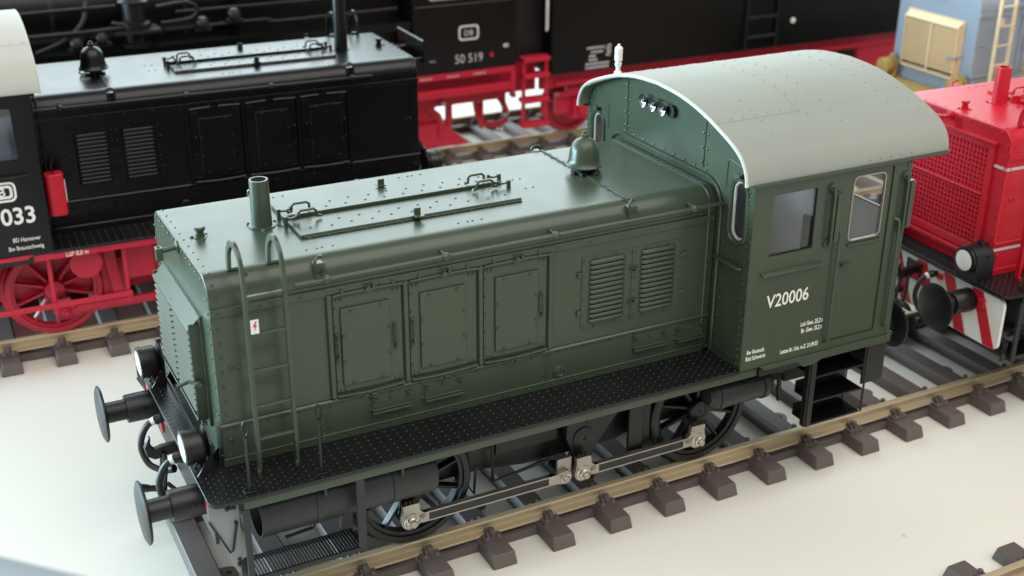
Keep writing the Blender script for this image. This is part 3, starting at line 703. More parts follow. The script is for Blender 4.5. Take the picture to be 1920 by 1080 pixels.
        rod(1.435, 2.865, True, False)
        # knuckle block
        kb = tp('rod_knuckle', M().box(2.815, 2.955, s * 0.80, s * 0.834, zr - 0.03, zr + 0.16), 'rod', bev=0.006)
        q = M()
        for dx in (-0.05, 0.0, 0.05): q.cyl((2.885 + dx, s * 0.82, zr + 0.16), (2.885 + dx, s * 0.82, zr + 0.19), 0.012, n=6)
        tp('oil_studs', q, 'dark', kb)
        rod(3.045, 4.245, True, True)
        # buffers front and rear
        for x0, d in ((-0.15, -1), (6.03, 1)):
            yb_, zb = s * 0.80, 0.945
            q = M().lathe([(0.16, 0), (0.16, 0.012), (0.122, 0.02), (0.120, 0.26), (0.116, 0.27), (0.087, 0.272), (0.087, 0.44)], (x0, yb_, zb), (d, 0, 0), 28)
            k = tp('buffer', q, 'buffer')
            q = M().lathe([(0.09, 0.43), (0.225, 0.445), (0.240, 0.456), (0.240, 0.468), (0.20, 0.485), (0.10, 0.496), (0, 0.50)], (x0, yb_, zb), (d, 0, 0), 40)
            tp('buffer_head', q, 'buffer', k)
            tp('buffer_bolt', M().lathe([(0.022, 0), (0.018, 0.008), (0, 0.010)], (x0 + d * 0.13, yb_ - 0.115 * 1, zb + 0.03), (0, -1, 0.2), 10), 'frame', k)
        # headlights
        for x0, d in ((-0.14, -1), (6.06, 1)):
            y, z = s * 0.75, 1.372
            q = M().lathe([(0.0, -0.02), (0.10, -0.02), (0.122, 0.0), (0.126, 0.02), (0.126, 0.10), (0.134, 0.102), (0.134, 0.135), (0.120, 0.14)], (x0, y, z), (d, 0, -0.03), 32)
            k = tp('headlight', q, 'lamp')
            tp('lens', M().lathe([(0.0, 0.118), (0.121, 0.118), (0.121, 0.136), (0.08, 0.147), (0.0, 0.152)], (x0, y, z), (d, 0, -0.03), 32), 'lens', k)
            xb_ = x0 - d * 0.035
            q = M().plate([(y - 0.13, ZF), (y + 0.13, ZF), (y + 0.145, z + 0.06), (y + 0.02, z + 0.17), (y - 0.02, z + 0.17), (y - 0.145, z + 0.06)], [], 'yz', xb_, xb_ + 0.014)
            q.prism([(xb_, ZF), (xb_ + d * 0.11, ZF), (xb_, ZF + 0.16)], 'xz', y - 0.13, y - 0.118).prism([(xb_, ZF), (xb_ + d * 0.11, ZF), (xb_, ZF + 0.16)], 'xz', y + 0.118, y + 0.13)
            q.box(xb_ - 0.01, xb_ + 0.025, y - 0.02, y + 0.02, z + 0.15, z + 0.185)
            tp('lamp_bracket', q, 'lamp', k)
            if d < 0: tp('lamp_housing', M().prism([(y - 0.145, ZF + 0.002)] + [(y + 0.145 * math.cos(R(180 - a)), z + 0.145 * math.sin(R(a))) for a in range(0, 181, 15)] + [(y + 0.145, ZF + 0.002)], 'yz', x0 - 0.10, x0 + 0.13), 'lamp', k, only='r', bev=0.01)
            tp('lamp_wire', M().tube([(x0 + d * 0.02, y, z - 0.125), (x0 + d * 0.06, y + 0.01, z - 0.19), (x0 + d * 0.05, y + 0.02, z - 0.23), (x0 - d * 0.02, y + 0.03, ZF + 0.0)], 0.008, 6), 'dark', k)
            tp('hinge_red', M().box(x0 - d * 0.02, x0 + d * 0.02, y - 0.02 - s * 0.09, y + 0.02 - s * 0.09, z - 0.16, z - 0.12), 'redpart', k)
    # ---- coupling hook and hoses at the front
    hk = [(-0.16, 1.00), (-0.30, 1.00), (-0.36, 0.985), (-0.385, 1.03), (-0.375, 1.10), (-0.40, 1.085), (-0.435, 1.01), (-0.42, 0.93), (-0.36, 0.89), (-0.30, 0.90), (-0.16, 0.92)]
    h = tp('coupling_hook', M().prism(hk, 'xz', -0.028, 0.028), 'dark', bev=0.012)
    q = M().box(-0.19, -0.165, -0.11, 0.11, 0.86, 1.06)
    tp('hook_plate', q, 'dark', h)
    q = M()
    for s in (-1, 1): q.tube([(-0.29, s * 0.045, 0.95), (-0.30, s * 0.055, 0.80), (-0.33, s * 0.06, 0.63)], 0.020, 8)
    q.cyl((-0.335, -0.11, 0.62), (-0.335, 0.11, 0.62), 0.030, n=10).tube([(-0.30, 0, 0.60), (-0.44, 0, 0.635)], 0.026, 8).tube([(-0.44, 0, 0.635), (-0.50, 0.0, 0.66)], 0.032, 8)
    q.tube([(-0.28, -0.07, 0.60), (-0.22, -0.07, 0.52), (-0.22, 0.07, 0.52), (-0.28, 0.07, 0.60)], 0.018, 8)
    tp('screw_coupling', q, 'dark', h)
    for y0, sg_ in ((0.33, 1), (-0.33, -1)):
        pts = catmull([(-0.15, y0, 1.03), (-0.24, y0 + 0.02, 1.04), (-0.34, y0 + 0.05, 0.97), (-0.40, y0 + 0.04, 0.82), (-0.37, y0 - 0.02, 0.68), (-0.29, y0 - 0.10, 0.64), (-0.20, y0 - 0.20, 0.68)], 4)
        k = tp('brake_hose', M().tube(pts, 0.027, 10), 'rubber')
        q = M().cyl(pts[3], pts[5], 0.040, n=10).cyl(pts[0], pts[3], 0.033, n=8).cyl(pts[-3], pts[-1], 0.036, n=10)
        tp('hose_fitting', q, 'dark', k)
        tp('hose_clamp', M().cyl(pts[5], pts[6], 0.034, n=10), 'white', k)
        tp('hose_cock', M().box(-0.20, -0.15, y0 - 0.09, y0 - 0.01, 1.00, 1.06).box(-0.20, -0.14, y0 - 0.28 * sg_ - 0.03, y0 - 0.28 * sg_ + 0.05, 0.86, 0.94), 'redpart', k, bev=0.01)
    for s in (-1, 1):
        tp('drain_cock', M().box(-0.20, -0.12, s * 0.98 - 0.04, s * 0.98 + 0.04, 0.93, 1.03).lathe([(0.05, 0), (0.05, 0.05), (0, 0.06)], (-0.13, s * 0.62, 0.80), (-1, 0, 0), 10), 'redpart', bev=0.01)
    # ---- cab
    zb, ze = ZF - 0.001, 2.875
    win = rrect(4.490, 4.942, 2.193, 2.731, 0.03, 4, rs=(0.012, 0.05, 0.012, 0.012))
    door = rrect(5.172, 5.762, 1.252, 2.798, 0.012)
    dwin = rrect(5.338, 5.682, 2.182, 2.752, 0.05, 5)
    for s in (-1, 1):
        cs = tp('cab_side', M().plate([(XC + 0.001, zb), (XR, zb), (XR, ze), (XC + 0.001, ze)], [win, door], 'xz', s * (WC - 0.03), s * WC), 'body')
        tp('side_lining', M().plate([(XC + 0.04, 1.25), (XR - 0.05, 1.25), (XR - 0.05, 2.86), (XC + 0.04, 2.86)], [rrect(4.470, 4.962, 2.173, 2.751, 0.03), rrect(5.160, 5.774, 1.30, 2.80, 0.02)], 'xz', s * (WC - 0.045), s * (WC - 0.032)), 'interior', cs)
        tp('window_frame', M().plate(rrect(4.478, 4.954, 2.181, 2.743, 0.04), [rrect(4.496, 4.936, 2.199, 2.725, 0.035)], 'xz', s * (WC - 0.024), s * (WC - 0.010)), 'rodweb2', cs)
        tp('window_pane', M().box(4.47, 4.96, s * (WC - 0.028), s * (WC - 0.025), 2.17, 2.75), 'glass', cs)
        dl = tp('cab_door', M().plate(rrect(5.178, 5.756, 1.258, 2.792, 0.012), [dwin], 'xz', s * (WC - 0.034), s * (WC - 0.014)), 'body')
        tp('window_frame', M().plate(rrect(5.330, 5.690, 2.174, 2.760, 0.056), [rrect(5.341, 5.679, 2.185, 2.749, 0.049)], 'xz', s * (WC - 0.030), s * (WC - 0.008)), 'chromeframe', dl)
        tp('window_pane', M().box(5.32, 5.70, s * (WC - 0.0315), s * (WC - 0.0305), 2.16, 2.77), 'glass', dl)
        tp('door_sill', M().box(5.33, 5.70, s * (WC - 0.016), s * (WC + 0.012), 2.135, 2.152), 'body', dl, bev=0.004)
        tp('door_handle', M().cyl((5.30, s * (WC - 0.016), 1.97), (5.30, s * (WC + 0.02), 1.97), 0.014, n=8).box(5.29, 5.40, s * (WC + 0.012), s * (WC + 0.024), 1.963, 1.977), 'body', dl)
        # window ledge
        q = M().prism([(s * WC, 2.06), (s * (WC + 0.045), 2.044), (s * (WC + 0.045), 2.034), (s * WC, 2.030)], 'yz', 4.425, 5.055)
        tp('window_ledge', q, 'body', cs, bev=0.006)
        # grab handles
        for xx, za, zb_ in ((5.085, 2.205, 2.715), (5.885, 2.195, 2.70)):
            dx = 0.055
            q = M().box(xx - 0.012 + dx, xx + 0.035 + dx, s * (WC + 0.03), s * (WC + 0.05), za + 0.03, zb_ - 0.06)
            q.tube([(xx, s * WC, zb_), (xx, s * (WC + 0.045), zb_ - 0.01), (xx + 0.005, s * (WC + 0.05), zb_ - 0.06), (xx + 0.01, s * (WC + 0.05), za + 0.04), (xx + 0.01, s * (WC + 0.04), za), (xx + 0.01, s * WC, za - 0.01)], 0.013, 8)
            for z in (zb_, za): q.lathe([(0.035, 0), (0.03, 0.02), (0, 0.022)], (xx, s * WC, z), (0, s, 0), 12).box(xx, xx + dx + 0.03, s * WC, s * (WC + 0.04), z - (0.05 if z > 2.4 else -0.02), z - (0.07 if z > 2.4 else -0.04))
            tp('grab_handle', q, 'body', cs)
        for xx, za, zb_ in ((5.205, 1.27, 2.30), (5.868, 1.27, 2.28)):
            q = M().tube([(xx - 0.03, s * (WC - 0.004), zb_ + 0.03), (xx - 0.01, s * (WC + 0.03), zb_ + 0.02), (xx, s * (WC + 0.035), zb_ - 0.02), (xx, s * (WC + 0.035), za + 0.02), (xx, s * (WC + 0.0), za)], 0.015, 8)
            tp('door_grab_rail', q, 'body', cs)
        tp('cab_edge_strip', M().box(5.905, 5.955, s * (WC - 0.004), s * (WC + 0.004), zb + 0.004, ze), 'body', cs)
        tp('eave_strip', M().box(4.25, 6.335, s * (WC + 0.004), s * 1.362, 2.836, 2.862), 'body', bev=0.004)
        q = M()
        for k in range(13): q.dome((5.93, s * (WC + 0.004), 1.25 + k * 0.13), (0, s, 0), 0.008, 0.005)
        tp('rivets', q, 'body', cs, kind='stuff')
    # front and rear walls follow the roof arch
    half = [(a * 0.975, b - 0.022) for a, b in roof_half()]
    half[-1] = (WC - 0.001, 2.862)
    half = [p for p in half if p[0] <= WC - 0.001 or p[1] < 2.9]
    arch = [(-WC + 0.001, zb), (WC - 0.001, zb)] + [(min(a, WC - 0.001), b) for a, b in half[::-1]] + [(-min(a, WC - 0.001), b) for a, b in half[1:]]
    def oval(yc, hw=0.098, zc=2.562, hh=0.262, n=8):
        r_ = hw; pts = [(yc + r_ * math.cos(R(a)), zc + hh - r_ + r_ * math.sin(R(a))) for a in [180 * i / n for i in range(n + 1)]]
        pts += [(yc + r_ * math.cos(R(a)), zc - hh + r_ + r_ * math.sin(R(a))) for a in [180 + 180 * i / n for i in range(n + 1)]]
        return pts
    fw = tp('cab_front', M().plate(arch, [oval(-1.122), oval(1.122)], 'yz', XC, XC + 0.03), 'body')
    bw = tp('cab_rear', M().plate(arch, [rrect(-1.16, -0.30, 2.31, 2.80, 0.06), rrect(0.30, 1.16, 2.31, 2.80, 0.06)], 'yz', XR - 0.03, XR), 'body')
    tp('rear_lining', M().plate([(p[0] * 0.97, max(p[1], 1.25) - (0.02 if p[1] > 2.8 else 0)) for p in arch], [rrect(-1.15, -0.31, 2.32, 2.79, 0.055), rrect(0.31, 1.15, 2.32, 2.79, 0.055)], 'yz', XR - 0.045, XR - 0.032), 'interior', bw)
    for s in (-1, 1): tp('sash_frame', M().plate(rrect(s * 0.73 - 0.43, s * 0.73 + 0.43, 2.31, 2.80, 0.06), [rrect(s * 0.73 - 0.41, s * 0.73 + 0.41, 2.33, 2.78, 0.05)], 'yz', XR - 0.052, XR - 0.0455), 'chromeframe', bw)
    for s in (-1, 1):
        yc = s * 1.122
        tp('oval_frame', M().tube([(XC - 0.006, a, b) for a, b in oval(yc, 0.118, 2.562, 0.282)], 0.013, 6, closed=True), 'body', fw)
        tp('oval_frame', M().plate(oval(yc, 0.114, 2.562, 0.278), [oval(yc, 0.094, 2.562, 0.258)], 'yz', XC - 0.010, XC + 0.001), 'body', fw)
        tp('oval_gasket', M().tube([(XC + 0.02, a, b) for a, b in oval(yc, 0.084, 2.562, 0.248)], 0.013, 6, closed=True), 'rim', fw)
        tp('window_pane', M().box(XC + 0.014, XC + 0.018, yc - 0.12, yc + 0.12, 2.28, 2.84), 'glass', fw)
        tp('window_pane', M().box(XR - 0.020, XR - 0.016, s * 0.29, s * 1.17, 2.30, 2.81), 'glass', bw)
        q = M().box(XC - 0.05, XC, yc - 0.035, yc + 0.035, 2.862, 2.885).tube([(XC - 0.03, yc - 0.03, 2.86), (XC - 0.03, yc + 0.045, 2.845)], 0.009, 6)
        tp('window_catch', q, 'body', fw, bev=0.003)
        q = M().tube([(XC - 0.004, s * 0.90, 2.02), (XC - 0.006, s * 0.92, 2.09), (XC - 0.006, s * 1.20, 2.09)], 0.014, 8) if False else M().tube([(XC - 0.008, s * 0.845, 2.075), (XC - 0.03, s * 0.88, 2.085), (XC - 0.035, s * 1.20, 2.085), (XC - 0.008, s * 1.23, 2.085)], 0.013, 8)
        tp('foot_rail', q, 'body', fw)
        tp('panel_line', M().tube([(XC - 0.002, s * 0.93, 2.72), (XC - 0.002, s * 0.94, 2.94), (XC - 0.002, s * 0.97, 2.96), (XC - 0.002, s * 1.31, 2.925)], 0.006, 5), 'body', fw)
        tp('corner_strip', M().box(XC - 0.004, XC, s * 1.245, s * 1.319, 1.20, 2.84), 'body', fw)
        tp('panel_line', M().tube([(XC - 0.002, s * 0.60, 2.79), (XC - 0.002, s * 0.612, 3.29)], 0.006, 5), 'body', fw)
        tp('panel_line', M().tube([(XC - 0.002, s * 0.90, 1.29), (XC - 0.002, s * 1.18, 1.255), (XC - 0.002, s * 1.24, 1.27)], 0.005, 5), 'body', fw)
    tp('hood_collar', M().tube([(XC - 0.012, a, b) for a, b in hood_profile(0.065, 1.20, 0.16)], 0.014, 6), 'body', fw)
    q = M()
    for s in (-1, 1):
        for k in range(24): q.dome((XC - 0.004, s * 1.258, 1.23 + k * 0.067), (-1, 0, 0), 0.010, 0.007)
        for k in range(12): q.dome((XC - 0.004, s * 1.302, 1.25 + k * 0.138), (-1, 0, 0), 0.008, 0.006)
        for k in range(4):
            z = 2.83 + k * 0.125
            q.dome((XC, s * 0.575, z), (-1, 0, 0), 0.012).dome((XC, s * 0.640, z), (-1, 0, 0), 0.012)
        for k in range(7): q.dome((XC, s * 0.945, 1.55 + k * 0.17), (-1, 0, 0), 0.012)
        for a in (0, 30, 60, 120, 150, 180): q.dome((XC - 0.008, s * 1.122 + 0.106 * math.cos(R(a)), 2.73 + 0.106 * math.sin(R(a))), (-1, 0, 0), 0.007, 0.006)
        for a in range(5):
            q.dome((XC - 0.010, s * 1.122 + 0.106, 2.42 + a * 0.06), (-1, 0, 0), 0.007, 0.006).dome((XC - 0.010, s * 1.122 - 0.106, 2.42 + a * 0.06), (-1, 0, 0), 0.007, 0.006)
        for yy, zz in half[4::3]: q.dome((XC, s * (yy * 0.97), zz - 0.03), (-1, 0, 0), 0.010)
    for k in range(9): q.dome((XC, -0.64 + 0.16 * k, ZT + 0.10), (-1, 0, 0), 0.012)
    tp('rivets', q, 'body', fw, kind='stuff')
    # roof
    rh = roof_half()
    outer = [(a, b) for a, b in rh[::-1]] + [(-a, b) for a, b in rh[1:]]
    inner = [(a * 0.978, b - 0.028) if abs(a) < 1.2 else (a - math.copysign(0.026, a), b - 0.004) for a, b in outer]
    inner[0] = (outer[0][0] - 0.026, outer[0][1]); inner[-1] = (outer[-1][0] + 0.026, outer[-1][1])
    rm = M(); n = len(outer); vs = []
    for x in (4.195, 6.330):
        vs += [(x, a, b) for a, b in outer] + [(x, a, b) for a, b in inner]
    fs = []
    for i in range(n - 1):
        fs += [(i, i + 1, 2 * n + i + 1, 2 * n + i), (n + i, 3 * n + i, 3 * n + i + 1, n + i + 1), (i, n + i, n + i + 1, i + 1), (2 * n + i, 2 * n + i + 1, 3 * n + i + 1, 3 * n + i)]
    fs += [(0, 2 * n, 3 * n, n), (n - 1, 2 * n - 1, 4 * n - 1, 3 * n - 1)]
    rf = tp('cab_roof', rm.add(vs, fs), 'roof')
    tp('roof_rim_highlight', M().tube([(4.196, a * 0.992, b - 0.012) for a, b in outer], 0.016, 6), 'rim', rf)  # paler tube puts a painted highlight on the front roof edge
    def roof_pt(y):
        ay = abs(y)
        for i in range(len(rh) - 1):
            if rh[i][0] <= ay <= rh[i + 1][0]:
                t = (ay - rh[i][0]) / max(1e-6, rh[i + 1][0] - rh[i][0]); z = rh[i][1] + t * (rh[i + 1][1] - rh[i][1])
                d = Vector((0, rh[i][1] - rh[i + 1][1], rh[i + 1][0] - rh[i][0])).normalized(); d.y *= (1 if y > 0 else -1)
                return z, d
        return rh[-1][1], Vector((0, 1 if y > 0 else -1, 0))
    q = M()
    for xx in (4.62, 5.10, 5.35, 5.98, 6.22):
        for k in range(15):
            y = -1.05 + 0.15 * k
            if xx == 4.62 and abs(y) < 0.5: continue
            if xx == 5.10 and abs(y) > 0.9: continue
            z, d = roof_pt(y); q.dome((xx, y, z), d, 0.011, 0.004, 8)
    for s in (-1, 1):
        for k in range(7):
            z, d = roof_pt(s * 0.82); q.dome((4.25 + k * 0.125, s * 0.82, z), d, 0.011, 0.004, 8)
        for k in range(5): z, d = roof_pt(s * 1.32); q.dome((5.45 + k * 0.115, s * 1.338, 2.90), (0, s, 0), 0.011, 0.006)
    tp('rivets', q, 'roof', rf, kind='stuff')
    q = M()
    for s in (-1, 1):
        z, d = roof_pt(s * 0.86); q.tube([(4.2, s * 0.86, z), (5.06, s * 0.86, z)], 0.004, 5)
    q.tube([(5.06, y, roof_pt(y)[0]) for y in [-0.86 + 0.086 * k for k in range(21)]], 0.004, 5)
    tp('roof_seam', q, 'roof', rf)
    z, d = roof_pt(0.74)
    wt = tp('roof_whistle', M().lathe([(0.036, -0.01), (0.036, 0.015), (0.022, 0.025), (0.020, 0.06), (0.031, 0.082), (0.031, 0.10), (0.021, 0.112), (0.020, 0.118), (0.035, 0.122), (0.036, 0.235), (0.024, 0.250), (0.012, 0.252), (0.012, 0.272), (0, 0.275)], (4.262, 0.745, z), (0, 0, 1), 20), 'whistle', skip='k')
    for k, yy in enumerate((0.268, 0.115, -0.038)):
        q = M().lathe([(0.03, 0.0), (0.03, 0.03), (0.055, 0.05), (0.064, 0.066), (0.064, 0.074), (0.058, 0.074), (0.045, 0.06), (0.0, 0.048)], (XC, yy, 3.152), (-1, 0, 0), 24)
        k = tp('signal_lamp', q, 'chrome')
        tp('lamp_bulb', M().lathe([(0.016, 0.045), (0.016, 0.07), (0, 0.078)], (XC, yy, 3.152), (-1, 0, 0), 10), 'dark', k)
    tp('lamp_mount', M().cyl((XC, -0.12, 3.15), (XC - 0.035, -0.12, 3.15), 0.055, n=16).box(XC - 0.03, XC, -0.16, 0.34, 3.135, 3.165), 'dark')
    # interior
    tp('cab_floor', M().box(XC + 0.03, XR - 0.03, -WC + 0.03, WC - 0.03, 1.16, 1.24), 'interior')
    q = M().box(XC + 0.03, XC + 0.34, -0.75, 0.75, 1.24, 2.10)
    dk = tp('control_desk', q, 'seat', bev=0.02)
    tp('control_lever', M().cyl((4.62, -0.3, 2.2), (4.62, -0.3, 2.42), 0.02, n=8).lathe([(0, -0.03), (0.03, 0), (0, 0.03)], (4.62, -0.3, 2.43), (0, 0, 1), 8), 'dark', dk)
    for s in (-1, 1):
        st = tp('driver_seat', M().box(4.95, 5.35, s * 0.75, s * 1.15, 1.70, 1.80), 'seat', bev=0.03)
        tp('backrest', M().box(5.30, 5.36, s * 0.75, s * 1.15, 1.80, 2.25), 'seat', st, bev=0.02)
        tp('seat_post', M().cyl((5.15, s * 0.95, 1.24), (5.15, s * 0.95, 1.70), 0.05, n=12), 'dark', st)
    # lettering
    tp('lettering', text_mesh('V20006', 0.118, (4.515, -WC, 1.722), -1, 0.86, 0.012), 'text', only='g', label='white running number V20006')
    tp('lettering', text_mesh('Lok Gew. 25,2 t', 0.040, (5.150, -WC, 1.470), -1, 0.64, 0.028, 'RIGHT'), 'text', only='g')
    tp('lettering', text_mesh('Br. Gew. 25,2 t', 0.040, (5.150, -WC, 1.405), -1, 0.64, 0.028, 'RIGHT'), 'text', only='g')
    tp('lettering', text_mesh('Letzte Br. Unt. m.Z. 21.09.53', 0.038, (5.128, -WC, 1.250), -1, 0.64, 0.028, 'RIGHT'), 'text', only='g')
    tp('lettering', text_mesh('Bw Rostock', 0.040, (4.352, -WC, 1.322), -1, 0.66, 0.020), 'text', only='g')
    tp('lettering', text_mesh('Rbd Schwerin', 0.040, (4.345, -WC, 1.262), -1, 0.66, 0.020), 'text', only='g')
    # black loco reads on its other side
    tp('lettering', text_mesh('V20 033', 0.175, (4.405, WC, 1.53), 1, 0.92, 0.02, 'RIGHT'), 'text', only='k', label='white running number V20 033')
    tp('lettering', text_mesh('BD Hannover', 0.045, (4.40, WC, 1.335), 1, 0.75, 0.01, 'RIGHT'), 'text', only='k')
    tp('lettering', text_mesh('Bw Braunschweig', 0.045, (4.38, WC, 1.245), 1, 0.75, 0.01, 'RIGHT'), 'text', only='k')
    tp('lettering', text_mesh('LüP 8,0 m', 0.05, (3.95, 1.304, 1.09), 1, 0.8, 0.01, 'RIGHT'), 'text', only='k')
    x0, x1, z0, z1 = 4.56, 4.94, 1.775, 1.985
    em = tp('emblem', M().plate(rrect(x0, x1, z0, z1, 0.06, 5), [rrect(x0 + 0.022, x1 - 0.022, z0 + 0.022, z1 - 0.022, 0.045, 5)], 'xz', WC, WC + 0.004), 'text', only='k')
    tp('emblem_ring', M().plate(rrect(x0 + 0.035, x1 - 0.035, z0 + 0.035, z1 - 0.035, 0.04, 5), [rrect(x0 + 0.062, x1 - 0.062, z0 + 0.062, z1 - 0.062, 0.02, 5)], 'xz', WC, WC + 0.004), 'text', em, only='k')
    tp('emblem_letters', text_mesh('DB', 0.085, ((x0 + x1) / 2, WC, z0 + 0.065), 1, 1.1, 0.02, 'CENTER'), 'text', em, only='k')

build_template()

BASE = dict(body='green_paint', trim='green_paint', ladder='green_paint', louvre='green_paint', flap='green_paint', dark='black_metal', white='white_paint',
            wred='warning_red', void='dark_void', foot='plate_black', valance='green_paint', beam='grey_black', gusset='plate_grey', frame='black_metal', tank='grey_black', wheel='black_metal',
            rod='rod_steel', rodweb='grey_black', rodweb2='black_metal', bolt='bolt_steel', buffer='black_metal', lamp='black_metal', lens='lens_white', redpart='red_part',
            rubber='rubber', glass='window_glass', roof='roof_grey', rim='roof_pale', whistle='white_paint', chrome='chrome', chromeframe='rod_steel', interior='interior_grey', seat='interior_blue',
            text='lettering_white', stripe='red_paint', line='silver_line', grilleback='red_frame')
def loco(name, label, var, loc, rz, over):
    keys = dict(BASE); keys.update(over)
    r_ = root(name, label, 'locomotive', loc, rz)
    made = {}
    for i, t in enumerate(T):
        if t['only'] and var not in t['only']: continue
        if var in t['skip']: continue
        o = obj(t['name'], t['me'], keys[t['key']], made.get(t['parent'], r_), t['bev'] if var in 'g' or t['bev'] > 0.005 else 0, t['kind'], t['label'])
        if t['loc']: o.location = Vector(t['loc']) * S
        made[i] = o
    return r_

# ------------------------------------------------------------------ setting: table top
tt = obj('table_top', M().box(-45, 60, -22, 48, -1.2, -0.25), 'table_white'); tt['kind'] = 'structure'

# ------------------------------------------------------------------ tracks
def track_meshes():
    d = {}
    d['sleeper'] = M().add([(-0.114, -1.14, -0.248), (0.114, -1.14, -0.248), (0.114, 1.14, -0.248), (-0.114, 1.14, -0.248),
                            (-0.098, -1.112, -0.125), (0.098, -1.112, -0.125), (0.098, 1.112, -0.125), (-0.098, 1.112, -0.125)],
                           [(0, 3, 2, 1), (4, 5, 6, 7), (0, 1, 5, 4), (1, 2, 6, 5), (2, 3, 7, 6), (3, 0, 4, 7)]).mesh('sleeper')
    for e in (-1, 1):
        q = M().box(-0.085, 0.085, e * 0.07, e * 0.165, -0.124, -0.100).prism([(e * 0.065, -0.10), (e * 0.12, -0.10), (e * 0.105, -0.062), (e * 0.05, -0.052), (e * 0.045, -0.082)], 'yz', -0.045, 0.035)
        q.cyl((0.0, e * 0.11, -0.105), (0.0, e * 0.11, -0.03), 0.024, n=6).dome((-0.05, e * 0.145, -0.10), (0, 0, 1), 0.018, 0.016).dome((0.05, e * 0.145, -0.10), (0, 0, 1), 0.018, 0.016)
        d['rail_clip%d' % e] = q.mesh('rail_clip')
    d['tie_strip'] = M().box(0.10, 0.458, -0.085, 0.085, -0.248, -0.165).mesh('tie_strip')
    d['screw_tab'] = M().plate([(0.10, -0.30), (0.17, -0.30)] + [(0.17 + 0.085 * math.sin(R(a)), -0.215 - 0.085 * math.cos(R(a))) for a in range(15, 180, 20)] + [(0.17, -0.13), (0.10, -0.13)],
                               [[(0.18 + 0.028 * math.cos(R(a)), -0.215 + 0.028 * math.sin(R(a))) for a in range(0, 360, 45)]], 'xy', -0.248, -0.205).mesh('screw_tab')
    return d
TM = track_meshes()
def rail_mesh(L_):
    p = [(-0.033, -0.006), (-0.027, 0.0), (0.027, 0.0), (0.033, -0.006), (0.033, -0.026), (0.010, -0.036), (0.010, -0.088), (0.074, -0.100), (0.074, -0.122), (-0.074, -0.122), (-0.074, -0.100), (-0.010, -0.088), (-0.010, -0.036), (-0.033, -0.026)]
    return M().prism(p, 'yz', 0, L_).mesh('rail')
def track(label, loc, rz, x0, n, first, dx=0.568, railx=None):
    t = root('model_track', label, 'track', loc, rz, 'tracks laid on the table')
    for i in range(n):
        x = first + dx * i
        s_ = obj('sleeper', TM['sleeper'], 'sleeper_brown', t, bev=0.012); s_.location = Vector((x, 0, 0)) * S
        for y in (-0.755, 0.755):
            for e in (-1, 1): obj('rail_clip', TM['rail_clip%d' % e], 'sleeper_brown', s_).location = Vector((0, y, 0)) * S
            if i < n - 1: obj('tie_strip', TM['tie_strip'], 'sleeper_brown', s_).location = Vector((0, y, 0)) * S
        if i % 2 == 0: obj('screw_tab', TM['screw_tab'], 'sleeper_brown', s_)
    xa, xb = railx or (first - 0.3, first + dx * n)
    for s in (-1, 1):
        o = obj('rail', rail_mesh(xb - xa), 'rail_brass', t, bev=0.004); o.location = Vector((xa, s * 0.755, 0)) * S
    return t
track('brass-railed track with brown sleepers under the green and red locomotives', (0, 0, 0), 0, 0, 32, -0.105, railx=(-0.42, 18))
track('brass-railed track under the black locomotive with red wheels', (3.86, 5.27, 0), -1.7, 0, 46, -10.0)
track('brass-railed track under the black and red steam locomotive', (0, 9.65, 0), 0, 0, 52, -8.0)
track('bare track end at the lower edge of the table, in front of the green locomotive', (0, -4.02, 0), 0, 0, 14, 5.44, dx=0.568, railx=(5.15, 13))

# ------------------------------------------------------------------ locomotives
loco('diesel_shunter', 'olive green diesel shunter with grey cab roof and number V20006', 'g', (0, 0, 0), 0, {})
loco('diesel_shunter', 'black diesel shunter with red wheels and frame, number ending 033', 'k', (3.86, 5.27, 0), 180 - 1.7,
     dict(body='black_paint', trim='black_metal', ladder='black_paint', louvre='black_paint', flap='black_paint', valance='red_frame', beam='red_frame', gusset='red_frame', frame='red_frame', tank='red_frame',
          wheel='red_frame', rod='red_frame', rodweb='red_frame', bolt='red_frame', roof='roof_pale', rim='roof_pale', foot='plate_black'))
loco('diesel_shunter', 'bright red diesel shunter with mesh grille and striped buffer beam', 'r', (7.80, 0.05, 0), -2.5,
     dict(body='red_paint', trim='red_paint', ladder='red_paint', louvre='red_paint', valance='black_metal', beam='white_paint', roof='roof_pale', rim='roof_pale'))
loco('diesel_shunter', 'blue grey diesel shunter with cream yellow louvre and ladder', 'y', (12.58, 5.0, 0), -1.7,
     dict(body='blue_grey', trim='cream_yellow', ladder='cream_yellow', louvre='cream_yellow', flap='cream_yellow', valance='cream_yellow', foot='ochre', lamp='ochre', lens='ochre', buffer='ochre', beam='cream_yellow', gusset='cream_yellow', dark='ochre', roof='roof_pale'))

# red canister hung beside the black shunter's cab
fe = obj('red_canister', M().prism(rrect(-0.44, -0.25, 4.20, 4.36, 0.05, 4), 'xy', 1.50, 1.955), 'red_paint', bev=0.015)
fe['label'] = 'small red canister fixed beside the cab of the black locomotive'; fe['category'] = 'canister'
obj('nozzle', M().tube([(-0.345, 4.28, 1.95), (-0.36, 4.26, 2.04), (-0.33, 4.24, 2.12)], 0.012, 6), 'black_metal', fe)
obj('print_band', M().tube([(-0.2475, 4.24, 1.88), (-0.2475, 4.235, 1.70), (-0.2475, 4.25, 1.63), (-0.2475, 4.32, 1.62)], 0.006, 6), 'silver_line', fe)

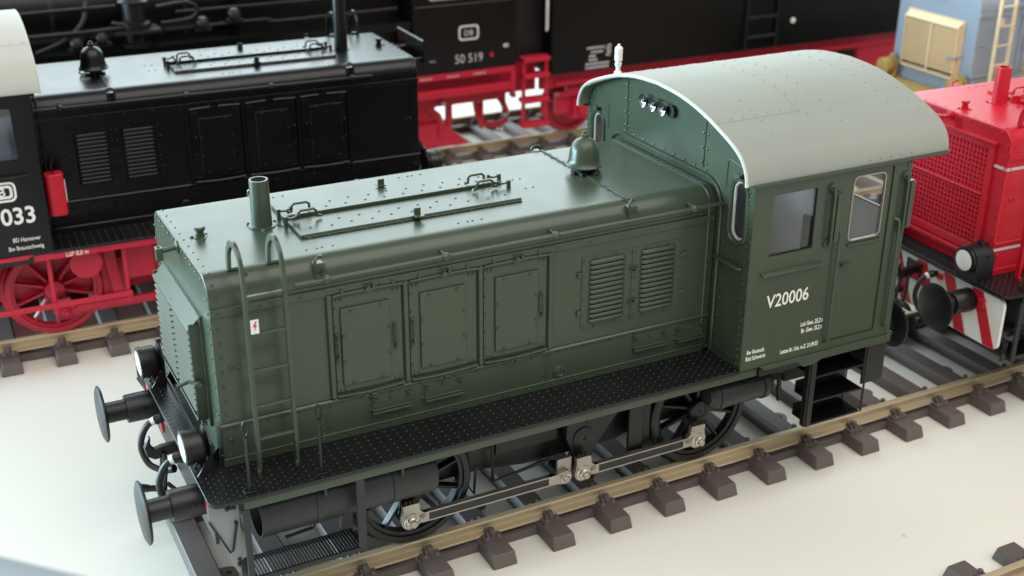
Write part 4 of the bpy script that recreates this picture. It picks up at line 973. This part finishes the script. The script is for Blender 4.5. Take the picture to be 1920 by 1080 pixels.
# ------------------------------------------------------------------ steam locomotive and its tender
YS = 9.65
def steam():
    t = root('steam_locomotive', 'large black steam locomotive with red frame, DB plate and number 50 519', 'locomotive', (0, YS, 0))
    # boiler side
    q = M().lathe([(0.68, 0), (0.68, 8.6)], (-4.0, 0, 2.60), (1, 0, 0), 40)
    bo = obj('boiler', q, 'black_paint', t)
    for x in (-3.0, -1.4, 0.4, 2.2, 3.9): obj('boiler_band', M().lathe([(0.68, 0), (0.695, 0.002), (0.695, 0.06), (0.68, 0.062)], (x, 0, 2.60), (1, 0, 0), 40), 'black_metal', bo)
    obj('firebox', M().box(2.9, 5.34, -0.98, 0.98, 1.3, 2.9), 'black_paint', t)
    obj('ash_hopper', M().box(-4.0, 2.899, -0.55, 0.55, 1.36, 2.05), 'black_metal', t)
    obj('gangway', M().box(7.085, 7.715, -1.15, 1.15, 1.44, 3.3), 'black_metal', t)
    obj('drag_box', M().box(5.35, 7.66, -1.02, -0.70, 0.86, 1.38), 'red_frame', t)
    rb = obj('running_board', M().box(-4.0, 5.34, -1.42, -0.80, 2.20, 2.25).box(-4.0, 5.34, -1.42, -1.39, 2.12, 2.20), 'black_paint', t)
    for x in [-3.6 + 0.9 * k for k in range(10)]:
        obj('board_bracket', M().prism([(-1.38, 2.19), (-0.7, 2.19), (-0.7, 1.9)], 'yz', x, x + 0.04), 'black_metal', rb)
    for pts, r_ in (([(-3.8, -1.30, 2.50), (0.9, -1.30, 2.50), (1.1, -1.28, 2.58)], 0.035), ([(-3.8, -1.15, 2.75), (1.2, -1.15, 2.78)], 0.03), ([(1.7, -1.3, 2.75), (2.1, -1.3, 2.78), (2.25, -1.3, 2.68), (2.15, -1.3, 2.56), (1.75, -1.3, 2.53)], 0.03),
                    ([(0.1, -1.3, 2.28), (0.5, -1.28, 2.42), (0.75, -1.2, 2.62), (0.85, -1.05, 2.85)], 0.035), ([(1.8, -1.25, 2.42), (3.2, -1.25, 2.44), (3.35, -1.25, 2.40), (5.2, -1.25, 2.42)], 0.03), ([(2.0, -1.1, 2.62), (5.2, -1.1, 2.62)], 0.03)):
        obj('pipe', M().tube(catmull(pts, 4), r_, 8), 'black_metal', t)
    q = M().lathe([(0.10, 0), (0.20, 0.02), (0.20, 0.06), (0.13, 0.07), (0.13, 0.26), (0.21, 0.27), (0.21, 0.33), (0.15, 0.34), (0.15, 0.60), (0.20, 0.62), (0.12, 0.68), (0.05, 0.76), (0, 0.76)], (1.42, -1.18, 2.22), (0, 0, 1), 20)
    ap = obj('air_pump', q, 'black_metal', t)
    obj('pump_flange', M().box(1.12, 1.72, -1.42, -1.0, 2.44, 2.48), 'grey_black', ap)
    for x, z in ((0.62, 2.30), (0.95, 2.34), (2.3, 2.42), (2.75, 2.5)): obj('valve', M().lathe([(0.05, 0), (0.09, 0.05), (0.09, 0.1), (0.05, 0.15), (0, 0.16)], (x, -1.3, z), (0, -0.2, 1), 12).box(x - 0.1, x + 0.12, -1.32, -1.2, z - 0.04, z), 'grey_black', t)
    fr_ = obj('red_frame', M().box(-4.0, 7.0, -0.62, -0.56, 0.75, 1.35).box(-4.0, 7.0, 0.56, 0.62, 0.75, 1.35).box(-0.2, 0.6, -1.40, -1.0, 2.02, 2.10).box(1.6, 4.2, -1.40, -1.25, 2.03, 2.11).box(-4.0, 5.2, -0.75, -0.65, 1.65, 1.80), 'red_frame', t)
    for k in range(5):
        wx = -2.2 + 1.65 * k
        for s in (-1, 1):
            wl = obj('driving_wheel', M().lathe([(0.60, 0), (0.72, 0), (0.72, -0.03), (0.70, -0.04), (0.70, -0.13), (0.60, -0.13)], (wx, s * 0.66, 0.70), (0, -s, 0), 48, closed=True), 'red_frame', t)
            obj('hub', M().cyl((wx, s * 0.66, 0.7), (wx, s * 0.82, 0.7), 0.13, n=20), 'red_frame', wl)
            for j in range(12):
                a = R(30 * j); d = Vector((math.cos(a), 0, math.sin(a)))
                obj('spoke', M().tube([Vector((wx, s * 0.72, 0.7)) + d * 0.1, Vector((wx, s * 0.72, 0.7)) + d * 0.62], 0.03, 6), 'red_frame', wl)
    obj('side_rod', M().box(-2.3, 4.5, -0.92, -0.86, 0.38, 0.50), 'rod_steel', t)
    # cab
    cab = obj('cab', M().plate([(5.36, 1.42), (7.08, 1.42), (7.08, 3.55), (5.36, 3.55)], [rrect(5.66, 6.46, 2.56, 3.25, 0.05)], 'xz', -1.45, -1.42).plate([(5.36, 1.42), (7.08, 1.42), (7.08, 3.55), (5.36, 3.55)], [rrect(5.66, 6.46, 2.56, 3.25, 0.05)], 'xz', 1.42, 1.45)
               .box(5.36, 5.39, -1.419, 1.419, 1.42, 3.55).box(5.39, 7.08, -1.419, 1.419, 1.40, 1.46), 'black_paint', t)
    obj('cab_roof', M().prism([(1.5, 3.5), (1.35, 3.72), (0.8, 3.95), (0, 4.02), (-0.8, 3.95), (-1.35, 3.72), (-1.5, 3.5)], 'yz', 5.3, 7.4), 'black_paint', cab)
    obj('window_sash', M().plate(rrect(5.62, 6.50, 2.52, 3.29, 0.05), [rrect(5.70, 6.42, 2.60, 3.21, 0.04)], 'xz', -1.465, -1.452), 'roof_grey', cab)
    obj('window_pane', M().box(5.66, 6.46, -1.44, -1.436, 2.56, 3.25), 'window_glass', cab)
    ln = M()
    ln.tube([(5.39, -1.455, 2.44), (7.05, -1.455, 2.44)], 0.012, 6)
    obj('cab_bead', ln, 'black_paint', cab)
    x0, x1, z0, z1 = 6.10, 6.44, 1.885, 2.115
    pl = obj('emblem', M().plate(rrect(x0, x1, z0, z1, 0.06, 5), [rrect(x0 + 0.030, x1 - 0.030, z0 + 0.030, z1 - 0.030, 0.04, 5)], 'xz', -1.45, -1.458), 'silver_line', t)
    obj('emblem_letters', text_mesh('DB', 0.085, ((x0 + x1) / 2, -1.452, z0 + 0.072), -1, 1.0, 0.0, 'CENTER'), 'silver_line', pl)
    obj('lettering', text_mesh('50 519', 0.135, (6.03, -1.452, 1.545), -1, 0.90, -0.004), 'silver_line', t)
    obj('red_dot', M().lathe([(0.035, 0), (0.035, 0.004), (0, 0.005)], (6.66, -1.452, 1.625), (0, -1, 0), 16), 'red_paint', t)
    obj('lettering', text_mesh('BD', 0.05, (6.86, -1.452, 1.72), -1, 1.0, 0.03), 'lettering_white', t)
    obj('lettering', text_mesh('Ruhr', 0.035, (5.62, -1.452, 1.60), -1, 1.0, 0.0), 'silver_line', t)
    # red work below the cab
    q = M().box(5.2, 7.08, -1.44, -1.36, 1.31, 1.415).box(7.0, 7.08, -1.44, -1.36, 0.95, 1.31).box(5.2, 7.0, -1.44, -1.30, 1.03, 1.15).box(5.2, 7.08, -1.1, -1.0, 0.80, 1.02)
    fb = obj('cab_frame', q, 'red_frame', t, bev=0.01)
    for k in range(3): obj('lettering', text_mesh('Achsdruck', 0.045, (5.45 + 0.45 * k, -1.442, 1.335), -1, 0.75, 0.0), 'silver_line', fb)
    q = M().box(5.2, 5.9, -1.05, -0.95, 0.15, 0.52).prism([(5.2, 0.52), (6.0, 0.52), (6.5, 0.10), (5.2, 0.10)], 'xz', -1.0, -0.7)
    obj('ash_pan', q, 'red_frame', t, bev=0.01)
    for pts in ([(5.75, -1.0, 1.0), (5.80, -1.0, 0.75), (5.95, -1.0, 0.60), (5.95, -1.0, 0.30)], [(6.05, -0.9, 1.0), (6.15, -0.9, 0.85), (6.2, -0.9, 0.80)], [(6.62, -0.9, 1.0), (6.66, -0.9, 0.6), (6.78, -0.9, 0.38), (7.0, -0.9, 0.32), (7.2, -0.9, 0.38)],
                [(6.85, -0.9, 1.05), (7.1, -0.9, 0.72), (7.2, -0.9, 0.5)], [(6.3, -0.9, 0.95), (6.5, -0.9, 0.88), (6.66, -0.9, 0.95)]):
        obj('pipe', M().tube(catmull(pts, 4), 0.05, 8), 'red_frame', t)
    for (x, z) in ((5.95, 0.88), (7.05, 0.56), (7.18, 0.86), (6.95, 0.33)): obj('valve', M().lathe([(0.05, 0), (0.05, 0.06), (0.03, 0.1), (0, 0.1)], (x, -1.12, z), (0, -1, 0), 12), 'bolt_steel', t)
    for xa, xb, za, zb_ in ((5.42, 5.90, 0.50, 0.93), (6.09, 6.20, 0.40, 1.0), (6.69, 6.75, 0.30, 1.0), (7.10, 7.15, 0.45, 0.9)):
        obj('frame_strut', M().box(xa, xb, -0.98, -0.90, za, zb_), 'red_frame', t, bev=0.02)
    # tender
    td = root('steam_tender', 'long black tender with red frame behind the steam locomotive', 'tender', (0, YS, 0))
    obj('tender_body', M().box(7.72, 15.30, -1.45, 1.45, 1.17, 3.4), 'black_paint', td, bev=0.02)
    obj('tender_frame', M().box(7.60, 15.4, -1.30, -1.22, 0.92, 1.165).box(7.60, 15.4, 1.22, 1.30, 0.92, 1.165).box(15.32, 15.4, -1.35, 1.35, 0.8, 1.3).box(7.85, 14.3, -1.36, -1.30, 0.96, 1.02), 'red_frame', td, bev=0.01)
    for bx in (9.35, 12.65):
        bg_ = obj('bogie', M().box(bx - 1.35, bx + 1.35, -1.12, -1.02, 0.40, 0.78).prism([(bx - 1.4, 0.62), (bx - 1.0, 0.85), (bx + 1.0, 0.85), (bx + 1.4, 0.62), (bx + 1.0, 0.25), (bx + 0.5, 0.45), (bx - 0.5, 0.45), (bx - 1.0, 0.25)], 'xz', -1.02, -0.95), 'red_frame', td, bev=0.02)
        for ax in (-0.9, 0.9):
            obj('axle_box', M().box(bx + ax - 0.16, bx + ax + 0.16, -1.22, -1.0, 0.32, 0.66).cyl((bx + ax, -1.28, 0.48), (bx + ax, -1.2, 0.48), 0.10, n=14), 'red_frame', bg_, bev=0.02)
            obj('wheel', M().lathe([(0.05, 0), (0.5, 0), (0.5, -0.03), (0.47, -0.04), (0.47, -0.13), (0.40, -0.13), (0.38, -0.08), (0.05, -0.08)], (bx + ax, -0.66, 0.47), (0, 1, 0), 40, closed=True), 'red_frame', bg_)
            obj('leaf_spring', M().box(bx + ax - 0.45, bx + ax + 0.45, -1.2, -1.12, 0.72, 0.80).box(bx + ax - 0.3, bx + ax + 0.3, -1.2, -1.12, 0.80, 0.86), 'red_frame', bg_)
    rs = obj('rear_steps', M().box(14.2, 15.3, -1.30, -1.22, 0.12, 0.915), 'red_frame', td, bev=0.02)
    obj('brake_beam', M().box(13.4, 15.3, -0.6, 0.6, 0.12, 0.9), 'black_metal', td)
    # ladder
    q = M().box(7.20, 7.26, -1.45, -1.40, 0.38, 1.52).box(7.60, 7.66, -1.45, -1.40, 0.38, 1.52)
    la = obj('step_ladder', q, 'red_frame', td, bev=0.01)
    for z in (1.48, 1.22, 0.82, 0.42): obj('tread', M().box(7.20, 7.66, -1.52, -1.30, z - 0.04, z + 0.03), 'red_frame', la, bev=0.01)
    obj('grab_rail', M().tube([(7.62, -1.44, 1.9), (7.62, -1.46, 1.95), (7.62, -1.46, 2.6), (7.62, -1.44, 2.65)], 0.025, 8), 'silver_line', td)
    st = obj('side_steps', M().box(11.45, 11.50, -1.50, -1.45, 1.2, 3.3).box(12.1, 12.15, -1.50, -1.45, 1.2, 3.3), 'black_metal', td)
    for z in (1.42, 1.75, 2.08, 2.4): obj('rung', M().box(11.5, 12.1, -1.53, -1.45, z - 0.02, z + 0.02), 'grey_black', st)
    obj('tail_lamp', M().lathe([(0.05, 0), (0.05, 0.02), (0, 0.03)], (12.49, -1.45, 1.615), (0, -1, 0), 14), 'white_paint', td)
    # small, unreadable print on the tender side
    q = M()
    for xa, xb, z in ((8.36, 8.68, 1.525), (8.44, 8.64, 1.455), (8.40, 8.52, 1.39), (8.40, 8.56, 1.33), (8.34, 8.78, 1.265), (8.34, 8.74, 1.205), (8.74, 8.80, 1.54), (8.72, 8.80, 1.49), (8.74, 8.82, 1.44), (8.72, 8.80, 1.39)):
        x = xa
        while x < xb:
            wd = random.uniform(0.02, 0.04); q.box(x, x + wd, -1.4535, -1.4515, z, z + 0.034); x += wd + 0.012
    obj('print_lines', q, 'silver_line', td, kind='stuff')
steam()

# ------------------------------------------------------------------ wagon in the near foreground: only a corner of its roof shows
def wagon():
    t = root('freight_wagon', 'out-of-focus blue grey wagon roof poking in at the bottom left corner', 'wagon', (-2.14, -5.19, 0), -46.0)
    arc = [(1.30 * math.cos(R(a)), 2.72 + 0.68 * math.sin(R(a))) for a in range(0, 181, 9)]
    obj('roof', M().prism(arc, 'yz', -1.3, 1.1), 'wagon_grey', t, bev=0.02)
    obj('body', M().box(-1.22, 1.02, -1.2, 1.2, 0.9, 2.72), 'wagon_grey', t)
    obj('frame', M().box(-1.3, 1.1, -1.0, 1.0, 0.7, 0.899), 'black_metal', t)
    for x in (-0.75, 0.55):
        for s in (-1, 1):
            wl = obj('wheel', M().lathe([(0.05, 0), (0.47, 0), (0.47, -0.03), (0.44, -0.04), (0.44, -0.12), (0.05, -0.10)], (x, s * 0.70, 0.215), (0, -s, 0), 32, closed=True), 'black_metal', t)
            obj('axle_box', M().box(x - 0.12, x + 0.12, s * 0.84, s * 0.98, 0.1, 0.7), 'black_metal', wl)
wagon()
